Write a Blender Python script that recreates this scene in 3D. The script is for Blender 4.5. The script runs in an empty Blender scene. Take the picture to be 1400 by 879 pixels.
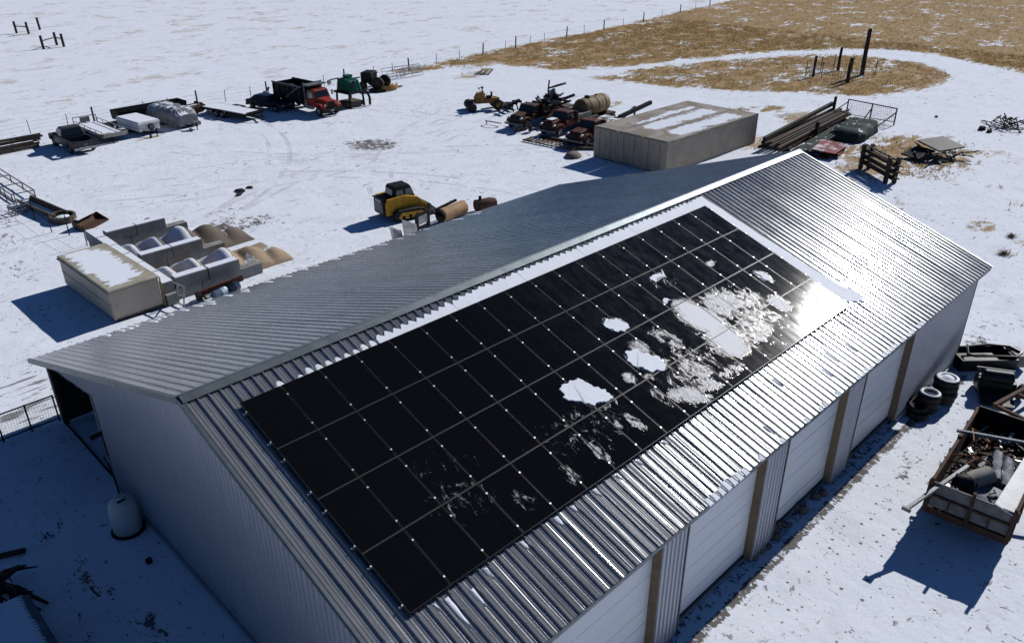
import bpy, math, random
import numpy as np
from mathutils import Vector, Matrix, noise
R = math.radians
scene = bpy.context.scene
COL = scene.collection

# ---------------------------------------------------------------- camera
cam_d = bpy.data.cameras.new('camera'); cam = bpy.data.objects.new('camera', cam_d); COL.objects.link(cam)
CAM = Vector((-6.078, -17.851, 19.022)); YAW, PITCH, ROLL = 0.7903, 0.4778, -0.0042
fw = Vector((math.cos(PITCH)*math.cos(YAW), math.cos(PITCH)*math.sin(YAW), -math.sin(PITCH)))
rt = Vector((math.sin(YAW), -math.cos(YAW), 0)); up = rt.cross(fw)
r2 = math.cos(ROLL)*rt + math.sin(ROLL)*up; u2 = -math.sin(ROLL)*rt + math.cos(ROLL)*up
M3 = Matrix((r2, u2, -fw)).transposed()
cam.matrix_world = Matrix.Translation(CAM) @ M3.to_4x4()
cam_d.sensor_width = 36.0; cam_d.sensor_fit = 'HORIZONTAL'; cam_d.lens = 1106.2/1400*36
cam_d.clip_start = 0.1; cam_d.clip_end = 6000
scene.camera = cam

# ---------------------------------------------------------------- sky, sun, exposure
SUN_AZ, SUN_EL = R(0.8), R(32.3)         # azimuth measured from +X towards +Y: the sun stands over the far gable
world = bpy.data.worlds.new('World'); scene.world = world; world.use_nodes = True
wn = world.node_tree.nodes; wl = world.node_tree.links
sky = wn.new('ShaderNodeTexSky'); sky.sky_type = 'NISHITA'; sky.sun_disc = False
sky.sun_elevation = SUN_EL; sky.sun_rotation = R(90) - SUN_AZ
sky.altitude = 3000; sky.air_density = 1.0; sky.dust_density = 0.0; sky.ozone_density = 10.0
bg = wn['Background']; bg.inputs[1].default_value = 0.064
wl.new(sky.outputs[0], bg.inputs[0])
sun_d = bpy.data.lights.new('sun', 'SUN'); sun_d.energy = 5.0; sun_d.angle = R(0.53); sun_d.color = (1.0, 0.98, 0.955)
sun = bpy.data.objects.new('sun', sun_d); COL.objects.link(sun)
sd = Vector((math.cos(SUN_EL)*math.cos(SUN_AZ), math.cos(SUN_EL)*math.sin(SUN_AZ), math.sin(SUN_EL)))
sun.rotation_euler = sd.to_track_quat('Z', 'Y').to_euler(); sun.location = (60, 0, 60)
vs = scene.view_settings
vs.view_transform = 'Standard'; vs.look = 'None'; vs.gamma = 1.0; vs.use_curve_mapping = False
vs.exposure = -0.14

cy = scene.cycles; cy.use_adaptive_sampling = True; cy.adaptive_threshold = 0.03; cy.max_bounces = 5; cy.diffuse_bounces = 1; cy.glossy_bounces = 3; cy.transmission_bounces = 4; cy.sample_clamp_indirect = 4.0

# ---------------------------------------------------------------- helpers
class MB:
    def __init__(s): s.v = []; s.f = []
    def add(s, vs_, fs):
        b = len(s.v); s.v += [tuple(p) for p in vs_]; s.f += [tuple(i+b for i in f) for f in fs]; return s
    def box(s, c, d, rz=0.0, m=None, top=1.0):
        x, y, z = d[0]/2, d[1]/2, d[2]/2; vv = []
        for sz in (-1, 1):
            k = top if sz > 0 else 1.0
            for sx, sy in ((-1, -1), (1, -1), (1, 1), (-1, 1)):
                p = Vector((sx*x*k, sy*y*k, sz*z))
                if m: p = m @ p
                if rz: p = Vector((p.x*math.cos(rz)-p.y*math.sin(rz), p.x*math.sin(rz)+p.y*math.cos(rz), p.z))
                vv.append((p.x+c[0], p.y+c[1], p.z+c[2]))
        return s.add(vv, [(0, 3, 2, 1), (4, 5, 6, 7), (0, 1, 5, 4), (1, 2, 6, 5), (2, 3, 7, 6), (3, 0, 4, 7)])
    def b2(s, x0, x1, y0, y1, z0, z1):
        return s.box(((x0+x1)/2, (y0+y1)/2, (z0+z1)/2), (x1-x0, y1-y0, z1-z0))
    def bar(s, a, b, w, h=None, upv=(0, 0, 1)):
        a = Vector(a); b = Vector(b); t = (b-a).normalized(); u = Vector(upv)
        if abs(t.dot(u)) > 0.98: u = Vector((1, 0, 0))
        sd_ = t.cross(u).normalized(); u = sd_.cross(t); h = h or w
        vv = []
        for q in (a, b):
            for i, j in ((-1, -1), (1, -1), (1, 1), (-1, 1)): vv.append(q + sd_*(i*w/2) + u*(j*h/2))
        return s.add(vv, [(0, 1, 2, 3), (7, 6, 5, 4), (0, 4, 5, 1), (1, 5, 6, 2), (2, 6, 7, 3), (3, 7, 4, 0)])
    def tube(s, pts, rs, n=8, caps=True):
        pts = [Vector(p) for p in pts]
        if not isinstance(rs, (list, tuple)): rs = [rs]*len(pts)
        vv = []; ff = []; ref = None
        for i, p in enumerate(pts):
            t = (pts[min(i+1, len(pts)-1)] - pts[max(i-1, 0)]).normalized()
            if ref is None: ref = t.orthogonal().normalized()
            ref = (ref - t*ref.dot(t)).normalized(); w = t.cross(ref)
            for k in range(n):
                a = 2*math.pi*k/n; vv.append(p + ref*(rs[i]*math.cos(a)) + w*(rs[i]*math.sin(a)))
        for i in range(len(pts)-1):
            for k in range(n):
                ff.append((i*n+k, i*n+(k+1) % n, (i+1)*n+(k+1) % n, (i+1)*n+k))
        if caps:
            ff.append(tuple(reversed(range(n)))); ff.append(tuple((len(pts)-1)*n+k for k in range(n)))
        return s.add(vv, ff)
    def lathe(s, prof, n=16, c=(0, 0, 0), axis='z'):
        vv = []; ff = []
        for (r, h) in prof:
            for k in range(n):
                a = 2*math.pi*k/n; x, y = r*math.cos(a), r*math.sin(a)
                p = (x, y, h) if axis == 'z' else ((x, h, y) if axis == 'y' else (h, x, y))
                vv.append((p[0]+c[0], p[1]+c[1], p[2]+c[2]))
        for i in range(len(prof)-1):
            for k in range(n):
                q = (i*n+k, i*n+(k+1) % n, (i+1)*n+(k+1) % n, (i+1)*n+k)
                ff.append(q if axis != 'y' else tuple(reversed(q)))
        return s.add(vv, ff)
    def prism(s, poly, y0, y1, in0=0.0, axis='y'):
        """polygon in (x,z) extruded along y"""
        n = len(poly)
        vv = [(p[0], y0, p[1]) for p in poly] + [(p[0], y1, p[1]) for p in poly]
        if axis == 'x': vv = [(v[1], v[0], v[2]) for v in vv]
        if axis == 'z': vv = [(v[0], v[2], v[1]) for v in vv]
        ff = [tuple(range(n)), tuple(reversed(range(n, 2*n)))] + [(i, i+n, (i+1) % n+n, (i+1) % n) for i in range(n)]
        return s.add(vv, ff)
    def rings(s, rr, closed_ends=True):
        """loft through rings of equal length"""
        n = len(rr[0]); vv = [p for r in rr for p in r]; ff = []
        for i in range(len(rr)-1):
            for k in range(n): ff.append((i*n+k, i*n+(k+1) % n, (i+1)*n+(k+1) % n, (i+1)*n+k))
        if closed_ends: ff += [tuple(reversed(range(n))), tuple((len(rr)-1)*n+k for k in range(n))]
        return s.add(vv, ff)
    def mesh(s, name, mat, smooth=False):
        me = bpy.data.meshes.new(name); me.from_pydata(s.v, [], s.f); me.update()
        import bmesh
        bm = bmesh.new(); bm.from_mesh(me); bmesh.ops.recalc_face_normals(bm, faces=bm.faces); bm.to_mesh(me); bm.free()
        me.materials.append(mat)
        if smooth:
            me.polygons.foreach_set('use_smooth', [True]*len(me.polygons))
            me.set_sharp_from_angle(angle=R(38))
        return me
    def build(s, name, mat, parent=None, smooth=False, bev=0.0, loc=None):
        o = bpy.data.objects.new(name, s.mesh(name, mat, smooth)); COL.objects.link(o)
        if parent: o.parent = parent
        if loc: o.location = loc
        if bev:
            m = o.modifiers.new('bevel', 'BEVEL'); m.width = bev; m.segments = 2; m.limit_method = 'ANGLE'; m.angle_limit = R(40)
        return o
def inst(me, name, parent=None, loc=(0, 0, 0), rot=None):
    o = bpy.data.objects.new(name, me); COL.objects.link(o); o.parent = parent; o.location = loc
    if rot: o.rotation_euler = rot
    return o
def tag(o, label, cat, group=None, kind=None):
    o['label'] = label; o['category'] = cat
    if group: o['group'] = group
    if kind: o['kind'] = kind
    return o
def thing(name, label, cat, loc=(0, 0, 0), rz=0.0, group=None):
    o = bpy.data.objects.new(name, None); COL.objects.link(o); o.location = loc; o.rotation_euler = (0, 0, rz)
    o.empty_display_size = 0.2
    return tag(o, label, cat, group)
def struct(o, kind='structure'): o['kind'] = kind; return o

# ---------------------------------------------------------------- materials
def nodes(name):
    m = bpy.data.materials.new(name); m.use_nodes = True; nt = m.node_tree
    return m, nt, nt.nodes['Principled BSDF']
def N(nt, t, **kw):
    n = nt.nodes.new(t)
    for k, v in kw.items(): setattr(n, k, v)
    return n
def L(nt, a, b): nt.links.new(a, b)
def mathn(nt, op, a, b=None, clamp=False):
    n = N(nt, 'ShaderNodeMath', operation=op, use_clamp=clamp)
    for i, q in enumerate((a, b)):
        if q is None: continue
        if isinstance(q, (int, float)): n.inputs[i].default_value = q
        else: L(nt, q, n.inputs[i])
    return n.outputs[0]
def sstep(nt, x, a, b):
    n = N(nt, 'ShaderNodeMapRange', interpolation_type='SMOOTHSTEP')
    L(nt, x, n.inputs[0]); n.inputs[1].default_value = a; n.inputs[2].default_value = b
    return n.outputs[0]
def mixc(nt, fac, a, b):
    n = N(nt, 'ShaderNodeMix', data_type='RGBA')
    if isinstance(fac, (int, float)): n.inputs[0].default_value = fac
    else: L(nt, fac, n.inputs[0])
    for i, q in ((6, a), (7, b)):
        if isinstance(q, tuple): n.inputs[i].default_value = (*q, 1)
        else: L(nt, q, n.inputs[i])
    return n.outputs[2]
def noisen(nt, vec, scale, detail=4, rough=0.55, dist=0.0):
    n = N(nt, 'ShaderNodeTexNoise'); n.inputs['Scale'].default_value = scale; n.inputs['Detail'].default_value = detail
    n.inputs['Roughness'].default_value = rough; n.inputs['Distortion'].default_value = dist
    if vec is not None: L(nt, vec, n.inputs['Vector'])
    return n.outputs[0]
def posn(nt): return N(nt, 'ShaderNodeNewGeometry').outputs['Position']
def scaled(nt, vec, s):
    n = N(nt, 'ShaderNodeVectorMath', operation='MULTIPLY'); L(nt, vec, n.inputs[0]); n.inputs[1].default_value = s
    return n.outputs[0]
def bumpn(nt, h, strength, dist, bsdf):
    b = N(nt, 'ShaderNodeBump'); b.inputs['Strength'].default_value = strength; b.inputs['Distance'].default_value = dist
    L(nt, h, b.inputs['Height']); L(nt, b.outputs[0], bsdf.inputs['Normal']); return b
SNOW_C = (0.745, 0.79, 0.86)
def paint(name, c, c2=None, rough=0.5, metal=0.0, sc=2.5, snow=0.0, bump=0.15, sharp=(0.4, 0.65), spec=0.2):
    """weathered surface: two tones mixed by noise, grime, optional snow caught on upward faces"""
    m, nt, b = nodes(name); p = posn(nt)
    c2 = c2 or tuple(q*0.62 for q in c)
    n1 = noisen(nt, p, sc, 6, 0.62); n2 = noisen(nt, p, sc*7, 3, 0.6)
    f = mathn(nt, 'ADD', mathn(nt, 'MULTIPLY', n1, 0.7), mathn(nt, 'MULTIPLY', n2, 0.3))
    col = mixc(nt, sstep(nt, f, *sharp), c, c2)
    r = mathn(nt, 'ADD', mathn(nt, 'MULTIPLY', n2, 0.3), rough-0.15, True)
    mt = None
    if snow > 0:
        g = N(nt, 'ShaderNodeNewGeometry'); sx = N(nt, 'ShaderNodeSeparateXYZ'); L(nt, g.outputs['Normal'], sx.inputs[0])
        upm = sstep(nt, sx.outputs[2], 0.6, 0.85)
        ns = noisen(nt, p, 1.3, 6, 0.6)
        sm = mathn(nt, 'MULTIPLY', upm, sstep(nt, ns, 0.62-0.3*snow, 0.66-0.3*snow), True)
        col = mixc(nt, sm, col, SNOW_C); r = mathn(nt, 'MAXIMUM', r, mathn(nt, 'MULTIPLY', sm, 0.8))
        if metal: mt = mathn(nt, 'MULTIPLY', mathn(nt, 'SUBTRACT', 1.0, sm), metal)
    L(nt, col, b.inputs['Base Color']); L(nt, r, b.inputs['Roughness']); b.inputs['Metallic'].default_value = metal; b.inputs['Specular IOR Level'].default_value = spec
    if mt is not None: L(nt, mt, b.inputs['Metallic'])
    if bump: bumpn(nt, f, bump, 0.03, b)
    return m
M = {}
def make_materials():
    M['black'] = paint('black_steel', (0.010, 0.010, 0.012), (0.022, 0.019, 0.017), 0.6, spec=0.12)
    M['blackplastic'] = paint('black_plastic', (0.012, 0.012, 0.013), (0.022, 0.022, 0.024), 0.38)
    M['rubber'] = paint('tyre_rubber', (0.016, 0.016, 0.017), (0.032, 0.03, 0.028), 0.75)
    M['rubber_snow'] = paint('tyre_rubber_dusted', (0.016, 0.016, 0.017), (0.032, 0.03, 0.028), 0.75, snow=0.35)
    M['rim'] = paint('wheel_rim', (0.35, 0.35, 0.35), (0.16, 0.13, 0.11), 0.45, 0.3)
    M['rust'] = paint('rusty_steel', (0.085, 0.043, 0.028), (0.042, 0.026, 0.02), 0.8, sc=4)
    M['rustsnow'] = paint('rusty_steel_dusted', (0.075, 0.035, 0.022), (0.04, 0.024, 0.018), 0.75, sc=4, snow=0.45)
    M['orange'] = paint('orange_rust', (0.30, 0.12, 0.03), (0.14, 0.05, 0.02), 0.7, sc=6)
    M['oxred'] = paint('oxide_red', (0.13, 0.026, 0.02), (0.045, 0.02, 0.016), 0.65, sc=2.2, sharp=(.42, .58))
    M['redpaint'] = paint('truck_red', (0.36, 0.042, 0.02), (0.17, 0.028, 0.017), 0.42, sc=2)
    M['navy'] = paint('dark_blue_paint', (0.012, 0.02, 0.045), (0.008, 0.012, 0.024), 0.3)
    M['green'] = paint('machine_green', (0.012, 0.13, 0.075), (0.01, 0.06, 0.04), 0.4)
    M['yellow'] = paint('machine_yellow', (0.62, 0.33, 0.03), (0.40, 0.20, 0.025), 0.45, sc=3)
    M['oldyellow'] = paint('faded_yellow', (0.36, 0.19, 0.05), (0.14, 0.07, 0.03), 0.6, sc=4)
    M['gray'] = paint('gray_paint', (0.055, 0.057, 0.062), (0.038, 0.038, 0.041), 0.35)
    M['midgray'] = paint('mid_gray_steel', (0.19, 0.19, 0.19), (0.11, 0.105, 0.10), 0.55)
    M['ltgray'] = paint('light_gray_steel', (0.38, 0.39, 0.40), (0.24, 0.24, 0.24), 0.5, 0.4)
    M['alu'] = paint('bare_aluminium', (0.72, 0.73, 0.74), (0.55, 0.56, 0.57), 0.4, 0.8, bump=0)
    M['white'] = paint('white_paint', (0.72, 0.73, 0.73), (0.58, 0.58, 0.57), 0.45, sc=1.5)
    M['plywood'] = paint('weathered_plywood', (0.30, 0.285, 0.25), (0.21, 0.195, 0.165), 0.75, sc=3)
    M['woodgray'] = paint('gray_wood', (0.12, 0.098, 0.078), (0.065, 0.053, 0.043), 0.85, sc=5)
    M['wooddark'] = paint('dark_wood', (0.045, 0.034, 0.026), (0.025, 0.019, 0.016), 0.85, sc=5)
    M['woodsnow'] = paint('dark_wood_dusted', (0.075, 0.058, 0.045), (0.04, 0.03, 0.025), 0.85, sc=5, snow=0.7)
    M['woodtan'] = paint('tan_wood', (0.33, 0.235, 0.15), (0.24, 0.165, 0.10), 0.8, sc=6)
    M['lumber'] = paint('pale_lumber', (0.36, 0.27, 0.17), (0.2, 0.14, 0.09), 0.8, sc=5, snow=0.3)
    M['concrete'] = paint('concrete', (0.27, 0.27, 0.26), (0.20, 0.20, 0.195), 0.85, sc=1.6)
    M['tan'] = paint('tan_cladding', (0.46, 0.41, 0.33), (0.36, 0.31, 0.245), 0.55, sc=0.9, sharp=(0.35, 0.75))
    M['taupe'] = paint('taupe_container', (0.36, 0.31, 0.245), (0.28, 0.24, 0.19), 0.6, sc=0.8)
    M['taupe_roof'] = paint('container_roof', (0.34, 0.31, 0.27), (0.22, 0.19, 0.155), 0.75, sc=0.6)
    M['cardboard'] = paint('tan_pipe', (0.40, 0.25, 0.13), (0.30, 0.18, 0.09), 0.7, sc=3)
    M['tarp'] = paint('gray_tarp', (0.20, 0.21, 0.225), (0.13, 0.135, 0.15), 0.42, sc=1.4, snow=0.42)
    M['greentarp'] = paint('green_tarp', (0.03, 0.05, 0.042), (0.02, 0.03, 0.027), 0.8, snow=0.1, spec=0.1)
    M['bluetarp'] = paint('blue_gray_tarp', (0.16, 0.18, 0.22), (0.09, 0.10, 0.125), 0.6)
    M['tank'] = paint('tanker_shell', (0.27, 0.21, 0.11), (0.14, 0.065, 0.03), 0.7, sc=1.2)
    M['redsheet'] = paint('red_roof_sheet', (0.30, 0.06, 0.04), (0.17, 0.04, 0.03), 0.5, snow=0.4)
    M['sand'] = None
    M['stone'] = paint('field_stone', (0.20, 0.155, 0.135), (0.12, 0.10, 0.09), 0.85)
    M['brush'] = paint('brush_twigs', (0.05, 0.038, 0.03), (0.03, 0.022, 0.018), 0.9)
    M['bush'] = paint('dry_bush_twigs', (0.17, 0.12, 0.075), (0.10, 0.07, 0.045), 0.9)
    M['blue'] = paint('blue_plastic', (0.20, 0.28, 0.38), (0.07, 0.10, 0.16), 0.5, snow=.4)
    M['tankwhite'] = paint('tank_plastic', (0.5, 0.51, 0.52), (0.42, 0.43, 0.44), 0.5, sc=1.5)
    M['lens'] = paint('lamp_lens', (0.55, 0.33, 0.25), (0.4, 0.2, 0.15), 0.2)
    M['tail'] = paint('tail_lens', (0.25, 0.02, 0.015), None, 0.2)
    # glass of vehicles
    m, nt, b = nodes('vehicle_glass'); b.inputs['Base Color'].default_value = (0.012, 0.016, 0.018, 1); b.inputs['Roughness'].default_value = 0.06; M['glass'] = m
    m, nt, b = nodes('cab_glass'); b.inputs['Base Color'].default_value = (0.10, 0.16, 0.15, 1); b.inputs['Roughness'].default_value = 0.08; M['cabglass'] = m
    # snow
    m, nt, b = nodes('snow'); p = posn(nt); n1 = noisen(nt, p, 1.1, 5, 0.6); n2 = noisen(nt, p, 14, 4, 0.6)
    L(nt, mixc(nt, n1, (0.73, 0.775, 0.85), (0.775, 0.81, 0.87)), b.inputs['Base Color']); b.inputs['Roughness'].default_value = 0.7
    b.inputs['Specular IOR Level'].default_value = 0.25
    bumpn(nt, mathn(nt, 'ADD', n1, mathn(nt, 'MULTIPLY', n2, 0.25)), 0.5, 0.05, b); M['snow'] = m
    # sand and gravel piles: bare where the sun has melted the snow, white on the lee faces
    for key, c, c2, t in (('sand', (0.36, 0.27, 0.18), (0.27, 0.195, 0.13), 0.0), ('gravel', (0.16, 0.125, 0.095), (0.09, 0.072, 0.06), 0.0)):
        m, nt, b = nodes('pile_'+key); p = posn(nt)
        n1 = noisen(nt, p, 1.2, 6, 0.6); n2 = noisen(nt, p, 16, 4, 0.7)
        base = mixc(nt, sstep(nt, n2, 0.35, 0.65), c, c2)
        att = N(nt, 'ShaderNodeAttribute', attribute_name='snowy')
        v = mathn(nt, 'ADD', att.outputs['Fac'], mathn(nt, 'MULTIPLY', mathn(nt, 'SUBTRACT', n1, 0.5), 1.3))
        sm = sstep(nt, v, 0.45, 0.55)
        L(nt, mixc(nt, sm, base, SNOW_C), b.inputs['Base Color']); b.inputs['Roughness'].default_value = 0.9
        bumpn(nt, n2, 0.5, 0.06, b); M[key] = m
    # galvalume roof sheet
    m, nt, b = nodes('galvalume'); p = posn(nt)
    n2 = noisen(nt, scaled(nt, p, (5, 0.9, 0.9)), 2.0, 5, 0.65); n3 = noisen(nt, scaled(nt, p, (1.0, .35, .35)), 0.9, 5, 0.6)
    f = mathn(nt, 'ADD', mathn(nt, 'MULTIPLY', n2, 0.5), mathn(nt, 'MULTIPLY', n3, 0.5))
    L(nt, mixc(nt, sstep(nt, f, 0.35, 0.65), (0.29, 0.30, 0.305), (0.40, 0.405, 0.405)), b.inputs['Base Color'])
    b.inputs['Metallic'].default_value = 0.60
    L(nt, mathn(nt, 'ADD', mathn(nt, 'MULTIPLY', f, 0.16), 0.09), b.inputs['Roughness'])
    M['galv'] = m
    # wall sheet (pale coated steel)
    m, nt, b = nodes('wall_steel'); p = posn(nt)
    n2 = noisen(nt, scaled(nt, p, (3, 3, 0.5)), 1.2, 5, 0.6)
    L(nt, mixc(nt, n2, (0.42, 0.44, 0.50), (0.54, 0.56, 0.61)), b.inputs['Base Color']); b.inputs['Metallic'].default_value = 0.55
    b.inputs['Roughness'].default_value = 0.34; bumpn(nt, noisen(nt, p, 0.9, 2), 0.1, 0.03, b); M['wall'] = m
    # door sections: pale with fine horizontal embossing
    m, nt, b = nodes('door_steel'); p = posn(nt)
    st = noisen(nt, scaled(nt, p, (0.35, 1, 9)), 2.0, 5, 0.65); n4 = noisen(nt, p, 0.7, 4)
    L(nt, mixc(nt, st, (0.68, 0.69, 0.72), (0.78, 0.79, 0.81)), b.inputs['Base Color']); b.inputs['Roughness'].default_value = 0.45
    bumpn(nt, mathn(nt, 'ADD', st, mathn(nt, 'MULTIPLY', n4, 2.0)), 0.35, 0.02, b); M['door'] = m
    # flat roofs with thinning snow: region given in the roof's own coordinates
    def flat_roof(name, c, c2, regs, nsc, amp, sc):
        m, nt, b = nodes(name); tc = N(nt, 'ShaderNodeTexCoord').outputs['Object']; p = posn(nt)
        n1 = noisen(nt, p, sc, 5, 0.6); base = mixc(nt, sstep(nt, n1, 0.38, 0.62), c, c2)
        reg = None
        for (cx, cy, rx, ry) in regs:
            d = N(nt, 'ShaderNodeVectorMath', operation='SUBTRACT'); L(nt, tc, d.inputs[0]); d.inputs[1].default_value = (cx, cy, 0)
            ab = N(nt, 'ShaderNodeVectorMath', operation='ABSOLUTE'); L(nt, d.outputs[0], ab.inputs[0])
            sp = N(nt, 'ShaderNodeSeparateXYZ'); L(nt, ab.outputs[0], sp.inputs[0])
            e = mathn(nt, 'MINIMUM', mathn(nt, 'SUBTRACT', rx, sp.outputs[0]), mathn(nt, 'SUBTRACT', ry, sp.outputs[1]))
            reg = e if reg is None else mathn(nt, 'MAXIMUM', reg, e)
        nn = noisen(nt, scaled(nt, tc, nsc), 1.0, 7, 0.62, 0.4); n6 = noisen(nt, p, 9, 4, 0.7)
        v = mathn(nt, 'ADD', reg, mathn(nt, 'ADD', mathn(nt, 'MULTIPLY', mathn(nt, 'SUBTRACT', nn, 0.5), amp), mathn(nt, 'MULTIPLY', mathn(nt, 'SUBTRACT', n6, 0.5), amp*.25)))
        sm = sstep(nt, v, -.04, .10)
        L(nt, mixc(nt, sm, base, SNOW_C), b.inputs['Base Color']); b.inputs['Roughness'].default_value = 0.8; b.inputs['Specular IOR Level'].default_value = 0.1
        bumpn(nt, sm, 0.5, 0.04, b); return m
    M['box_roof'] = flat_roof('storage_box_roof', (0.40, 0.37, 0.30), (0.31, 0.28, 0.22), [(-.12, .1, .95, 2.85), (-.45, .1, .6, 3.1)], (.55, 2.6, 1), 2.0, 1.0)
    M['taupe_roof'] = flat_roof('container_roof', (0.36, 0.33, 0.29), (0.24, 0.21, 0.175), [(7.0, 1.3, 4.6, .85)], (.8, 1.6, 1), 2.2, 0.7)
    M['taupe_roof2'] = flat_roof('container_roof_far', (0.36, 0.33, 0.29), (0.24, 0.21, 0.175), [(8.5, .6, 3.2, .35), (5, .4, 2, .2)], (.8, 1.6, 1), 2.0, 0.7)
    # roof trim
    M['trim'] = paint('roof_trim', (0.16, 0.19, 0.205), (0.12, 0.14, 0.155), 0.45, 0.7, bump=0.05)
    # solar glass with frost left on some panels
    m, nt, b = nodes('solar_glass'); p = posn(nt)
    sx = N(nt, 'ShaderNodeSeparateXYZ'); L(nt, p, sx.inputs[0])
    cb = N(nt, 'ShaderNodeCombineXYZ'); L(nt, sx.outputs[0], cb.inputs[0])
    L(nt, mathn(nt, 'MULTIPLY', sx.outputs[1], -1.0/math.cos(0.3298)), cb.inputs[1]); q = cb.outputs[0]   # (along ridge, down slope)
    frost = None
    for (fx, fs, rx, rs, ang, amp) in ((15.6, 5.3, 0.75, 1.15, -0.30, 1.5), (15.45, 6.55, 0.9, 0.9, 0, 1.35), (17.0, 5.25, 1.4, 0.9, 0.2, 0.85), (18.3, 5.6, 0.7, .6, 0, 0.7), (16.9, 6.9, 1.1, .55, 0, .75), (13.6, 5.35, 0.5, 0.9, -0.35, 0.72), (12.35, 5.15, .5, .5, 0, .8),
                                   (12.1, 7.35, 0.85, 0.5, 0.5, .9), (12.4, 7.7, .5, .25, .2, .9), (13.3, 6.8, 0.5, 0.8, -0.5, .85), (13.0, 7.4, .7, .4, .6, .8), (9.75, 7.1, 0.25, 0.55, -0.2, 0.7), (8.0, 7.3, 0.25, 0.6, -0.1, 0.62), (6.8, 7.4, .3, .5, 0, .55), (5.2, 7.3, .35, .5, 0, .5), (18.6, 3.6, .35, .2, 0, .95), (20.0, 5.2, 0.35, 0.45, -0.3, 1.0),
                                   (19.1, 6.4, .5, .55, -.2, 1.05), (11.0, 5.9, .3, .3, 0, .9), (11.6, 6.2, .25, .25, 0, .8), (14.3, 7.5, .9, .3, 0, .6), (11.3, 6.95, .3, .7, 0, .6), (4.0, 6.0, 1.2, 1.6, 0, .38), (8.5, 6.5, 2.5, 1.2, 0, .42), (20.2, 7.2, 1.0, .5, 0, .5), (16.0, 3.4, 1.0, .8, 0, .4), (9.3, 5.6, .8, .6, .5, .8), (12.0, 5.6, .7, .55, .5, .8), (12.5, 4.0, .45, .42, .4, .9), (16.0, 3.08, .45, .18, 0, .9), (15.4, 5.4, .6, 1.0, -.5, 1.35), (15.6, 6.5, .85, .5, 0.2, 1.25), (19.95, 5.1, .2, .42, -.35, 1.2), (16.8, 6.0, 2.6, 1.7, 0, .62), (13.2, 6.6, 1.9, 1.2, 0, .52)):
        d = N(nt, 'ShaderNodeVectorMath', operation='SUBTRACT'); L(nt, q, d.inputs[0]); d.inputs[1].default_value = (fx, fs, 0)
        mp = N(nt, 'ShaderNodeMapping', vector_type='TEXTURE'); L(nt, d.outputs[0], mp.inputs[0]); mp.inputs['Rotation'].default_value = (0, 0, ang); mp.inputs['Scale'].default_value = (rx, rs, 1)
        ln = N(nt, 'ShaderNodeVectorMath', operation='LENGTH'); L(nt, mp.outputs[0], ln.inputs[0])
        w = mathn(nt, 'MULTIPLY', sstep(nt, ln.outputs['Value'], 1.35, 0.35), amp)
        frost = w if frost is None else mathn(nt, 'MAXIMUM', frost, w)
    nn = noisen(nt, scaled(nt, q, (1.6, 1.0, 1)), 2.6, 9, 0.72, 0.9); nf = noisen(nt, q, 26, 4, 0.7)
    v = mathn(nt, 'ADD', frost, mathn(nt, 'ADD', mathn(nt, 'MULTIPLY', mathn(nt, 'SUBTRACT', nn, 0.5), 2.5), mathn(nt, 'MULTIPLY', mathn(nt, 'SUBTRACT', nf, 0.5), 0.9)))
    fm = sstep(nt, v, 0.52, 1.2)
    spk = mathn(nt, 'MULTIPLY', sstep(nt, noisen(nt, scaled(nt, q, (1, 2.2, 1)), 34, 3, 0.7), 0.66, 0.76), mathn(nt, 'MULTIPLY', sstep(nt, noisen(nt, q, 0.6, 3), 0.45, 0.6), 0.10))
    film = mathn(nt, 'MULTIPLY', mathn(nt, 'MULTIPLY', sstep(nt, sx.outputs[0], 8.0, 17.0), sstep(nt, noisen(nt, scaled(nt, q, (1.6, .8, 1)), 1.6, 8, 0.75), 0.35, 0.8)), 0.05)
    fm2 = mathn(nt, 'MAXIMUM', mathn(nt, 'MAXIMUM', mathn(nt, 'MULTIPLY', fm, 0.88), spk), film)
    L(nt, mixc(nt, fm2, (0.0045, 0.0046, 0.0055), (0.78, 0.80, 0.84)), b.inputs['Base Color'])
    nr = noisen(nt, scaled(nt, q, (2.2, 0.5, 1)), 1.5, 5, 0.6)
    L(nt, mathn(nt, 'ADD', mathn(nt, 'MULTIPLY', fm, 0.5), mathn(nt, 'ADD', 0.035, mathn(nt, 'MULTIPLY', nr, 0.065))), b.inputs['Roughness'])
    b.inputs['IOR'].default_value = 1.30; b.inputs['Specular IOR Level'].default_value = 0.3
    bumpn(nt, mathn(nt, 'ADD', mathn(nt, 'MULTIPLY', fm, 1.0), mathn(nt, 'MULTIPLY', noisen(nt, q, 3.0, 2), 0.05)), 0.3, 0.015, b); M['solar'] = m
    M['frame'] = paint('panel_frame', (0.033, 0.033, 0.036), (0.045, 0.045, 0.048), 0.4, 0.5, bump=0)
    M['seal'] = paint('row_seal', (0.062, 0.065, 0.07), (0.045, 0.046, 0.05), 0.6, bump=0)
    # dry grass blades
    m, nt, b = nodes('dry_grass_blades'); oi = N(nt, 'ShaderNodeAttribute', attribute_name='tone')
    gc = mixc(nt, oi.outputs['Fac'], (0.31, 0.215, 0.095), (0.50, 0.37, 0.185)); L(nt, gc, b.inputs['Base Color']); b.inputs['Roughness'].default_value = 0.9; b.inputs['Specular IOR Level'].default_value = 0.0
    tr = N(nt, 'ShaderNodeBsdfTranslucent'); L(nt, gc, tr.inputs[0]); mx = N(nt, 'ShaderNodeMixShader'); mx.inputs[0].default_value = 0.5
    L(nt, b.outputs[0], mx.inputs[1]); L(nt, tr.outputs[0], mx.inputs[2]); L(nt, mx.outputs[0], nt.nodes['Material Output'].inputs[0]); M['blades'] = m
make_materials()

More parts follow.
